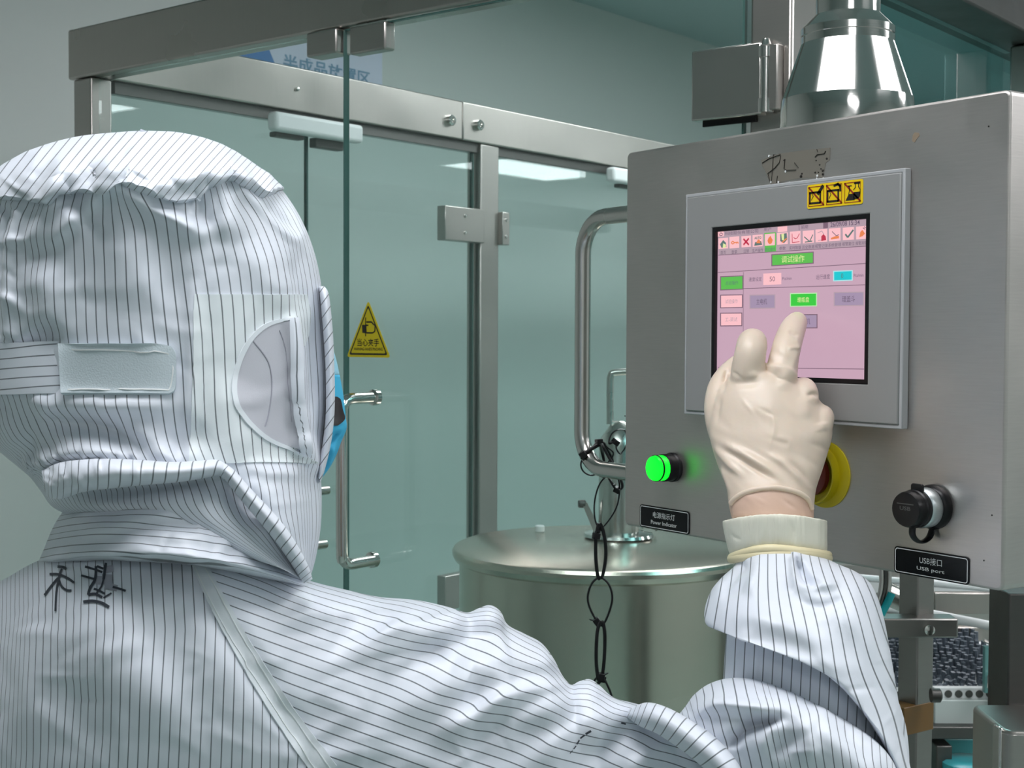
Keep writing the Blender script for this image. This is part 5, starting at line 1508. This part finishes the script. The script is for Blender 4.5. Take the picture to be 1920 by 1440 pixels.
# velcro strap
vt = drape_rows('head_strap', hood, [(642, -40, 116), (665, -40, 116.5), (690, -40, 117.5), (715, -40, 118.5), (740, -40, 119)], 26, 30, 0.0036, M['fabric'], hood_o, thick=0.007, ufun=lambda x, y: ((y + .06 * x - 4) / 19.4, 0), relax=60)
vt['label'] = 'adjusting strap with horizontal pinstripes'
vel = drape_rows('velcro_patch', hood, [(644, 113, 290), (649, 113, 318), (656, 113, 326), (668, 114, 330), (690, 115, 330.5), (712, 116, 330), (726, 117, 329), (734, 117, 326), (739, 117, 318)], 34, 40, 0.0022, M['velcro'], hood_o, thick=0.0045, relax=25)
vel['label'] = 'pale blue-grey velcro patch'
drape_strip('patch_stitching', hood, [(118, 655), (200, 656), (300, 661), (318, 668), (323, 700), (318, 731), (300, 734), (200, 735), (120, 735)], 2.2, 0.0042, M['white_metal'], hood_o, thick=0.0008, nc=2)

# rolled hem at the nape and along the jaw
def roll(name, rings, uscale, parent, m=None, per=8, nf=40, nb=14, fl=None, cr=None):
    C = Cloth(rings, per=per, nf=nf, nb=nb)
    if fl: C.folds(fl)
    if cr: C.crumple(*cr)
    d = np.linalg.norm(np.diff(C.P[:, nf // 2], axis=0), axis=1); v = np.concatenate([[0], np.cumsum(d)]) / uscale
    x, y, _ = C.pixels()
    return C, C.mesh(name, m or M['fabric'], parent, np.repeat(v[:, None], C.nt, 1) + np.linspace(0, 1, C.nt)[None] * 0.9)


def sec(ax, ay, bx, by, z, bf=.012, bb=.012): return (ax, ay, bx, by, 0, 0, z, z, bf, bb)


rc, ro = roll('nape_hem', [sec(78, 882, 86, 930, .985, .02), sec(110, 868, 112, 936, .966, .022), sec(150, 862, 158, 922, .952, .022), sec(200, 860, 208, 916, .945, .022), sec(260, 862, 266, 910, .943, .02), sec(320, 866, 326, 905, .944, .018),
                          sec(370, 864, 376, 898, .947, .016), sec(408, 862, 408, 892, .952, .014), sec(428, 876, 418, 898, .957, .012), sec(436, 892, 426, 904, .962, .008)], 0.0082, hood_o,
              cr=(50, (60, 850, 260, 940), 16, .0035, 14, 80))
ro['label'] = 'rolled elastic hem at the nape'
rc2, ro2 = roll('jaw_hem', [sec(400, 868, 418, 866, .955, .008), sec(420, 896, 440, 882, .952, .012), sec(452, 938, 474, 920, .952, .013), sec(484, 976, 508, 956, .955, .014), sec(512, 1010, 538, 992, .960, .014), sec(538, 1046, 562, 1030, .968, .013),
                            sec(558, 1078, 580, 1066, .980, .012), sec(570, 1094, 586, 1086, .99, .008)], 0.0074, hood_o)
# face opening rim
rim_r = [sec(598, 538, 608, 536, 1.05, .006, .02), sec(600, 556, 616, 550, 1.05, .012, .03), sec(603, 590, 621, 586, 1.05, .015, .03), sec(607, 640, 625, 636, 1.05, .015, .03), sec(610, 690, 627, 688, 1.05, .015, .03), sec(611, 740, 628, 742, 1.05, .015, .03), sec(610, 785, 626, 790, 1.05, .014, .03),
         sec(605, 830, 619, 840, 1.05, .012, .03), sec(598, 872, 608, 884, 1.05, .01, .02), sec(596, 894, 601, 904, 1.05, .006, .02)]
C = Cloth(rim_r, per=8, nf=30, nb=12); x, y, _ = C.pixels()
C.mesh('face_rim', M['fabric'], hood_o, (y + (x - 615) * 1.4) / 27.0)

# ---- face mask
mk = [sec(560, 640, 622, 646, 1.11, .02, .03), sec(560, 670, 631, 676, 1.11, .02, .04), sec(560, 702, 637, 704, 1.11, .02, .05)]
C = Cloth(mk, per=6, nf=24, nb=12); msk_top = C.mesh('mask_top', M['mask_light'], person, np.zeros(C.P.shape[:2]))
mk2 = [sec(560, 700, 637, 703, 1.11, .02, .05), sec(560, 740, 644, 742, 1.11, .02, .055), sec(560, 775, 648, 780, 1.11, .022, .055), sec(560, 800, 650, 803, 1.11, .024, .055), sec(565, 826, 640, 828, 1.11, .024, .05), sec(570, 850, 632, 850, 1.11, .02, .05), sec(575, 876, 620, 874, 1.11, .015, .04), sec(580, 896, 604, 896, 1.11, .01, .03)]
C = Cloth(mk2, per=8, nf=30, nb=14)
C.folds([([(630, 826), (622, 850), (606, 890)], 5, .006, 4), ([(640, 806), (628, 822), (618, 840)], 5, -.006, 4)])
msk = C.mesh('face_mask', M['mask'], person, np.zeros(C.P.shape[:2])); msk['label'] = 'blue disposable face mask'
msk_top.parent = msk
drape_rows('mask_gap_shade', C, [(744, 622, 630), (750, 622, 637), (770, 622, 641), (784, 622, 645), (792, 622, 640), (798, 622, 632)], 12, 6, 0.0012, M['gap_shade'], msk, thick=0.001)  # dark patch stands in for the shaded opening between mask and face

# ---- right forearm sleeve: inner sleeve, upper billow with its lip, elbow roll and crease roll


def limb(rings, per, nf, nb, fl, ufun, name, parent, cr=None):
    C = Cloth(rings, per=per, nf=nf, nb=nb)
    if fl: C.folds(fl)
    if cr: C.crumple(*cr)
    x, y, _ = C.pixels()
    return C, C.mesh(name, M['fabric'], parent, ufun(C, x, y))


inner, inner_o = limb([r10(1364, 1130, 1600, 1130, 0, 10, 1.135, 1.135, .05, .04), r10(1362, 1180, 1620, 1180, 0, 10, 1.13, 1.13, .055, .045), r10(1358, 1240, 1650, 1250, 0, 10, 1.12, 1.12, .058, .05), r10(1356, 1300, 1690, 1330, 0, 12, 1.115, 1.115, .06, .05), r10(1362, 1380, 1705, 1420, 0, 10, 1.11, 1.11, .06, .05), r10(1380, 1500, 1700, 1560, 0, 10, 1.11, 1.11, .05, .04)],
                      10, 110, 30, [([(1400, 1300), (1430, 1230), (1470, 1200)], 30, .004, 30), ([(1440, 1290), (1540, 1300), (1620, 1360)], 30, .004, 30)],
                      lambda C, x, y: (x + (y - 1250) * .05) / 18.0, 'forearm_sleeve', person, (30, (1360, 1180, 1700, 1440), 40, .002, 2))
inner_o['label'] = 'white pinstriped forearm sleeve with deep folds'
bill, bill_o = limb([r10(1384, 1046, 1548, 1046, 0, -8, 1.155, 1.155, .040, .035), r10(1376, 1062, 1572, 1058, 0, -6, 1.150, 1.150, .047, .04), r10(1352, 1084, 1608, 1074, 0, 0, 1.14, 1.14, .056, .05), r10(1332, 1110, 1636, 1100, 0, 6, 1.13, 1.13, .066, .055), r10(1321, 1145, 1655, 1150, 0, 14, 1.12, 1.12, .076, .05),
                     r10(1325, 1172, 1668, 1215, 0, 20, 1.11, 1.115, .080, .05), r10(1350, 1180, 1676, 1262, 0, 18, 1.10, 1.11, .080, .04), r10(1410, 1188, 1683, 1304, 2, 16, 1.09, 1.11, .074, .03), r10(1480, 1213, 1689, 1342, 3, 12, 1.08, 1.105, .062, .03), r10(1545, 1258, 1695, 1380, 3, 10, 1.07, 1.10, .050, .03),
                     r10(1605, 1320, 1703, 1420, 3, 8, 1.06, 1.095, .038, .03), r10(1652, 1390, 1711, 1455, 2, 4, 1.06, 1.09, .028, .03), r10(1692, 1470, 1722, 1500, 0, 0, 1.06, 1.08, .015, .02)],
                    10, 150, 36, [
    ([(1486, 1050), (1488, 1082), (1490, 1108)], 5, .010, 16, (1, 0)), ([(1500, 1060), (1512, 1082), (1536, 1100)], 12, -.016, 7, (1, .2)), ([(1492, 1104), (1530, 1100), (1580, 1096)], 8, .008, 14, (.4, 0)),
    ([(1486, 1110), (1510, 1128), (1550, 1134), (1600, 1118)], 12, -.007, 8), ([(1392, 1062), (1376, 1080), (1352, 1108)], 9, -.008, 9, (1, 0)), ([(1420, 1060), (1412, 1090), (1396, 1120)], 12, .006, 18, (.6, 0)),
    ([(1340, 1120), (1370, 1110), (1410, 1090)], 9, -.005, 9), ([(1335, 1150), (1420, 1160), (1520, 1200), (1600, 1280)], 20, .007, 30), ([(1545, 1120), (1610, 1180), (1650, 1260)], 30, .006, 34), ([(1600, 1110), (1640, 1170), (1660, 1240)], 14, -.004, 14)],
    lambda C, x, y: (x - 1415) / (1 + .0021 * (y - 1065)) / 17.0 + np.sin(y / 40 + x / 60) * .15, 'sleeve_billow', inner_o, (50, (1330, 1080, 1690, 1420), 34, .0018, 6))
roll3, roll3_o = limb([r10(1262, 1352, 1270, 1380, 0, 0, 1.09, 1.09, .02, .03), r10(1284, 1326, 1340, 1470, 0, 0, 1.085, 1.085, .045, .04), r10(1302, 1302, 1370, 1520, 0, 0, 1.08, 1.09, .06, .04), r10(1332, 1281, 1410, 1540, 0, 0, 1.075, 1.09, .070, .05), r10(1372, 1271, 1450, 1555, 0, 0, 1.07, 1.09, .074, .05), r10(1420, 1275, 1495, 1565, 0, 0, 1.065, 1.09, .075, .05),
                       r10(1480, 1296, 1545, 1570, 0, 0, 1.06, 1.09, .074, .05), r10(1540, 1325, 1595, 1572, 0, 0, 1.055, 1.085, .070, .05), r10(1600, 1359, 1640, 1570, 0, 0, 1.05, 1.08, .062, .05), r10(1648, 1394, 1668, 1560, 0, 0, 1.05, 1.08, .05, .04), r10(1676, 1432, 1684, 1540, 0, 0, 1.05, 1.075, .036, .03), r10(1685, 1475, 1688, 1510, 0, 0, 1.05, 1.07, .015, .02)],
                      9, 120, 30, [
    ([(1300, 1345), (1340, 1326), (1400, 1330), (1470, 1342)], 10, .015, 18, (.2, .1)), ([(1376, 1392), (1400, 1370), (1440, 1354), (1474, 1344)], 8, -.019, 12, (.7, .1)), ([(1474, 1346), (1440, 1372), (1420, 1420)], 12, .006, 16), ([(1380, 1360), (1430, 1345)], 8, -.006, 10),
    ([(1480, 1345), (1510, 1380), (1530, 1440)], 22, .010, 16), ([(1440, 1420), (1480, 1390), (1500, 1360)], 16, -.006, 14), ([(1400, 1300), (1480, 1330), (1560, 1390), (1600, 1450)], 24, .006, 30), ([(1560, 1350), (1610, 1400), (1640, 1450)], 16, -.005, 16)],
    lambda C, x, y: np.repeat((np.concatenate([[0], np.cumsum(np.linalg.norm(np.diff(C.P[:, 40], axis=0), axis=1))]) / 0.0085)[:, None], C.nt, 1) + (y - 1350) * .0032, 'elbow_fold', inner_o, (40, (1280, 1290, 1690, 1440), 34, .0020, 7))
roll4, roll4_o = limb([sec(1180, 1330, 1176, 1345, 1.06, .01, .02), sec(1212, 1317, 1200, 1362, 1.045, .02, .03), sec(1250, 1326, 1232, 1376, 1.035, .024, .03), sec(1295, 1350, 1266, 1398, 1.025, .026, .03), sec(1336, 1378, 1300, 1424, 1.015, .027, .03), sec(1372, 1414, 1330, 1452, 1.010, .027, .03), sec(1398, 1458, 1356, 1490, 1.008, .026, .03), sec(1415, 1510, 1380, 1530, 1.01, .02, .03)],
                      9, 60, 20, None, lambda C, x, y: np.repeat((np.concatenate([[0], np.cumsum(np.linalg.norm(np.diff(C.P[:, 30], axis=0), axis=1))]) / 0.0083)[:, None], C.nt, 1) + np.linspace(0, .8, C.nt)[None], 'crease_roll', inner_o)

# ---- knitted cuff and rolled glove edge
ZW = 1.165
C = Cloth([r10(1374, 978, 1532, 976, 0, -10, ZW, ZW, .034, .03), r10(1358, 976, 1549, 976, 0, -12, ZW, ZW, .042, .036), r10(1355, 982, 1551, 983, 0, -13, ZW, ZW, .045, .038), r10(1359, 1005, 1551, 1006, 0, -13, ZW, ZW, .045, .038), r10(1365, 1030, 1551, 1030, 0, -13, ZW, ZW, .044, .038), r10(1372, 1048, 1546, 1046, 0, -13, ZW, ZW, .04, .036)], per=8, nf=90, nb=30)
x, y, _ = C.pixels()
C.push(np.sin(x * 0.42 + np.sin(x * .13) * 3) * 0.00045); C.crumple(24, (1360, 975, 1550, 1040), 20, .0012, 3, ang=88)
cuff = C.mesh('knitted_cuff', M['knit'], person, np.zeros(C.P.shape[:2])); cuff['label'] = 'off-white ribbed knit cuff'
for (dy, rr, zz) in ((0, 8.0, ZW), (15, 9.0, ZW)):
    pts = []
    for a in np.linspace(0, 2 * math.pi, 40)[:-1]:
        s = (1 - math.cos(a)) / 2; sn = math.sin(a)
        pts.append(at(1372 + (1553 - 1372) * s, 1040 + dy * .62 - 13 * 4 * s * (1 - s) + (5 - dy * .3) * (1 - s) - 3 * math.sin(6 * s + dy), zz - (.045 if sn > 0 else .036) * sn))
    build('glove_rolled_edge', MB().tube(pts, rr * zz / F, 12, closed=True), M['latex_roll'], cuff, smooth=True)

# ---- gloved hand in one remeshed skin
SCR = (0, TY - 0.0, 0)
def zscreen(px, py): return float((hit(px, py, (0, SY - .001, 0), Y_) - CAM) @ FW)


def lobe(mb, rings, nf=26, nb=22, per=6):
    C = Cloth(rings, per=per, nf=nf, nb=nb); P = C.P; n0 = len(mb.v); nv, nt = C.nv, C.nt
    vs = P.reshape(-1, 3).tolist() + [P[0].mean(0).tolist(), P[-1].mean(0).tolist()]; a = nv * nt
    fs = [(i * nt + j, i * nt + (j + 1) % nt, (i + 1) * nt + (j + 1) % nt, (i + 1) * nt + j) for i in range(nv - 1) for j in range(nt)]
    fs += [(a, (j + 1) % nt, j) for j in range(nt)] + [(a + 1, (nv - 1) * nt + j, (nv - 1) * nt + (j + 1) % nt) for j in range(nt)]
    mb.add(vs, fs)


def digit(mb, path, tipcap=True, seg=18):
    """finger: measured joints (x, y, Z, radius in pixels) with a rounded tip"""
    P = [np.array([*at(a, b, z), r * z / F]) for a, b, z, r in path]
    S_ = smooth_path(P, 6)
    pts = [p[:3] for p in S_]; rs = [p[3] for p in S_]
    d = pts[-1] - pts[-2]; d /= np.linalg.norm(d); r0 = rs[-1]; e = pts[-1]
    for a in (25, 45, 62, 76, 86):
        pts.append(e + d * r0 * math.sin(math.radians(a))); rs.append(r0 * math.cos(math.radians(a)))
    mb.tube(pts, rs, seg)


hb = MB()
zt1 = zscreen(1496, 592)
lobe(hb, [r10(1372, 972, 1526, 974, 0, -4, 1.170, 1.170, .030, .024), r10(1366, 945, 1527, 945, 0, -6, 1.174, 1.172, .030, .024), r10(1362, 915, 1531, 915, 0, -4, 1.180, 1.176, .030, .024), r10(1350, 885, 1541, 885, 0, 0, 1.190, 1.180, .031, .026), r10(1338, 850, 1552, 850, 0, 0, 1.198, 1.186, .032, .028), r10(1330, 815, 1561, 816, 0, 0, 1.205, 1.190, .033, .028),
          r10(1330, 780, 1558, 790, 0, -4, 1.212, 1.196, .033, .026), r10(1336, 750, 1546, 762, 0, -8, 1.217, 1.203, .033, .024), r10(1350, 722, 1524, 736, 0, -12, 1.222, 1.210, .031, .022), r10(1366, 704, 1500, 716, 0, -10, 1.226, 1.216, .027, .02), r10(1384, 694, 1480, 702, 0, -4, 1.23, 1.222, .018, .015)])
digit(hb, [(1396, 790, 1.205, 34), (1400, 735, 1.207, 33), (1402, 695, 1.203, 31.5), (1407, 662, 1.202, 29.5), (1410, 645, 1.212, 28.5), (1412, 642, 1.236, 25), (1416, 650, 1.256, 23)])
digit(hb, [(1440, 790, 1.204, 34), (1458, 735, 1.203, 34), (1464, 705, 1.203, 31), (1470, 672, 1.208, 28), (1478, 640, 1.220, 26.5), (1487, 616, 1.238, 24), (1494, 604, zt1 - .018, 20)])
digit(hb, [(1490, 800, 1.192, 32), (1504, 752, 1.197, 31), (1506, 733, 1.212, 26), (1502, 742, 1.238, 24), (1490, 790, 1.244, 23)])
digit(hb, [(1522, 830, 1.186, 30), (1534, 796, 1.191, 28), (1540, 782, 1.204, 24), (1536, 792, 1.226, 22), (1518, 830, 1.232, 21)])
digit(hb, [(1382, 860, 1.200, 30), (1362, 812, 1.209, 33), (1350, 768, 1.217, 30), (1352, 730, 1.228, 26), (1366, 702, 1.237, 22), (1384, 682, 1.244, 18)])
me = bpy.data.meshes.new('glove'); me.from_pydata(hb.v, [], hb.f); me.update()
o = bpy.data.objects.new('glove', me); COL.objects.link(o)
rm = o.modifiers.new('skin', 'REMESH'); rm.mode = 'VOXEL'; rm.voxel_size = 0.0013
sm2 = o.modifiers.new('relax', 'SMOOTH'); sm2.factor = 0.5; sm2.iterations = 5
dg = bpy.context.evaluated_depsgraph_get(); nm = bpy.data.meshes.new_from_object(o.evaluated_get(dg)); bpy.data.objects.remove(o)
nm.name = 'glove'; nv = len(nm.vertices)
co = np.zeros(nv * 3, np.float32); nm.vertices.foreach_get('co', co); co = co.reshape(-1, 3).astype(float)
no = np.zeros(nv * 3, np.float32); nm.vertices.foreach_get('normal', no); no = no.reshape(-1, 3).astype(float)
gx_, gy_, _ = project(co)
tc_ = CAM - co; tc_ /= np.linalg.norm(tc_, axis=1, keepdims=True); fr_ = np.clip((no * tc_).sum(1) * 2, 0, 1)
Hh = np.zeros(nv)
for f in [
    ([(1424, 694), (1440, 690), (1462, 689), (1482, 696), (1498, 712)], 16, .0030, 5, (.2, .2)),      # stretched web over the knuckles
    ([(1400, 700), (1420, 706), (1440, 700)], 7, .0016, 7), ([(1456, 702), (1470, 712), (1468, 735)], 12, .0022, 12),
    ([(1510, 742), (1528, 738), (1538, 748)], 5, -.0022, 4), ([(1540, 765), (1556, 762), (1566, 778)], 4, -.0018, 4), ([(1500, 740), (1510, 760), (1508, 790)], 12, .0018, 12), ([(1540, 790), (1544, 810)], 12, .0014, 12),
    ([(1340, 815), (1366, 836), (1400, 856), (1440, 880), (1480, 908)], 6, .0026, 9), ([(1334, 826), (1352, 852), (1370, 874), (1400, 900)], 6, .0024, 8), ([(1350, 838), (1380, 856), (1420, 880), (1460, 905)], 5, -.0026, 5),
    ([(1440, 850), (1470, 872), (1500, 900), (1512, 918)], 6, .0020, 9), ([(1470, 860), (1500, 885), (1520, 910)], 6, -.0018, 6), ([(1336, 850), (1350, 890), (1362, 925)], 5, -.0022, 5), ([(1346, 868), (1358, 900), (1372, 930)], 5, .0020, 5),
    ([(1364, 688), (1358, 715), (1352, 740)], 3.5, -.0030, 4), ([(1352, 740), (1346, 770), (1342, 800)], 4, -.0014, 5), ([(1440, 760), (1452, 800), (1440, 850)], 5, .0008, 5), ([(1450, 820), (1480, 826), (1475, 850)], 6, .0007, 6),
    ([(1376, 712), (1398, 718), (1430, 714)], 8, -.0012, 8), ([(1478, 618), (1488, 626), (1500, 628)], 4, -.0014, 4), ([(1488, 632), (1496, 648), (1498, 660)], 4, .0012, 4), ([(1476, 655), (1490, 652), (1500, 656)], 3, .0010, 4), ([(1480, 700), (1494, 668), (1500, 640)], 5, .0008, 5),
    ([(1388, 622), (1396, 616), (1410, 613)], 5, -.0010, 5), ([(1376, 780), (1420, 770), (1470, 776)], 20, .0010, 20)]:
    Hh += fold(gx_, gy_, *f)
rs_ = np.random.RandomState(3)
for _ in range(60):
    cx1, cy1, a1 = rs_.uniform(1330, 1560), rs_.uniform(620, 960), rs_.uniform(.3, 1.0); L1 = rs_.uniform(12, 30)
    p_ = (gx_ - cx1) * math.cos(a1) + (gy_ - cy1) * math.sin(a1); q_ = -(gx_ - cx1) * math.sin(a1) + (gy_ - cy1) * math.cos(a1)
    Hh += rs_.uniform(-1, 1) * .0007 * np.exp(-(p_ / L1) ** 2 - (q_ / (L1 * .25)) ** 2)
co = co + no * (Hh * fr_)[:, None]
nm.vertices.foreach_set('co', co.astype(np.float32).ravel())
nm.polygons.foreach_set('use_smooth', [True] * len(nm.polygons)); nm.update()
nm.materials.clear(); nm.materials.append(M['glove']); nm.materials.append(M['glove_wrist'])
ymin = np.interp(gx_, [1360, 1385, 1410, 1450, 1490, 1512, 1530], [955, 930, 921, 918, 924, 936, 960])
below = gy_ > ymin
mi = [1 if below[p.vertices[0]] else 0 for p in nm.polygons]
nm.polygons.foreach_set('material_index', mi); nm.update()
glove = bpy.data.objects.new('glove', nm); link(glove, person); glove['label'] = 'cream latex glove, one finger touching the screen'


class MeshCast:
    def __init__(self, me):
        self.verts = [v.co.copy() for v in me.vertices]; self.faces = [tuple(p.vertices) for p in me.polygons]; self.UV = np.zeros((len(self.verts), 2)); self.tree = BVHTree.FromPolygons(self.verts, self.faces)
    cast = Cloth.cast


gc = MeshCast(nm)
ed = []
for a, b in ((1366, 958), (1371, 944), (1384, 931), (1405, 921), (1430, 916), (1455, 915), (1480, 919), (1500, 926), (1514, 937), (1521, 954)):
    h = gc.cast(a, b)
    if h: ed.append(h[0] + h[1] * 0.0004)
build('glove_band', MB().tube(smooth_path(ed, 5), 0.0023, 10), M['glove'], glove, smooth=True)
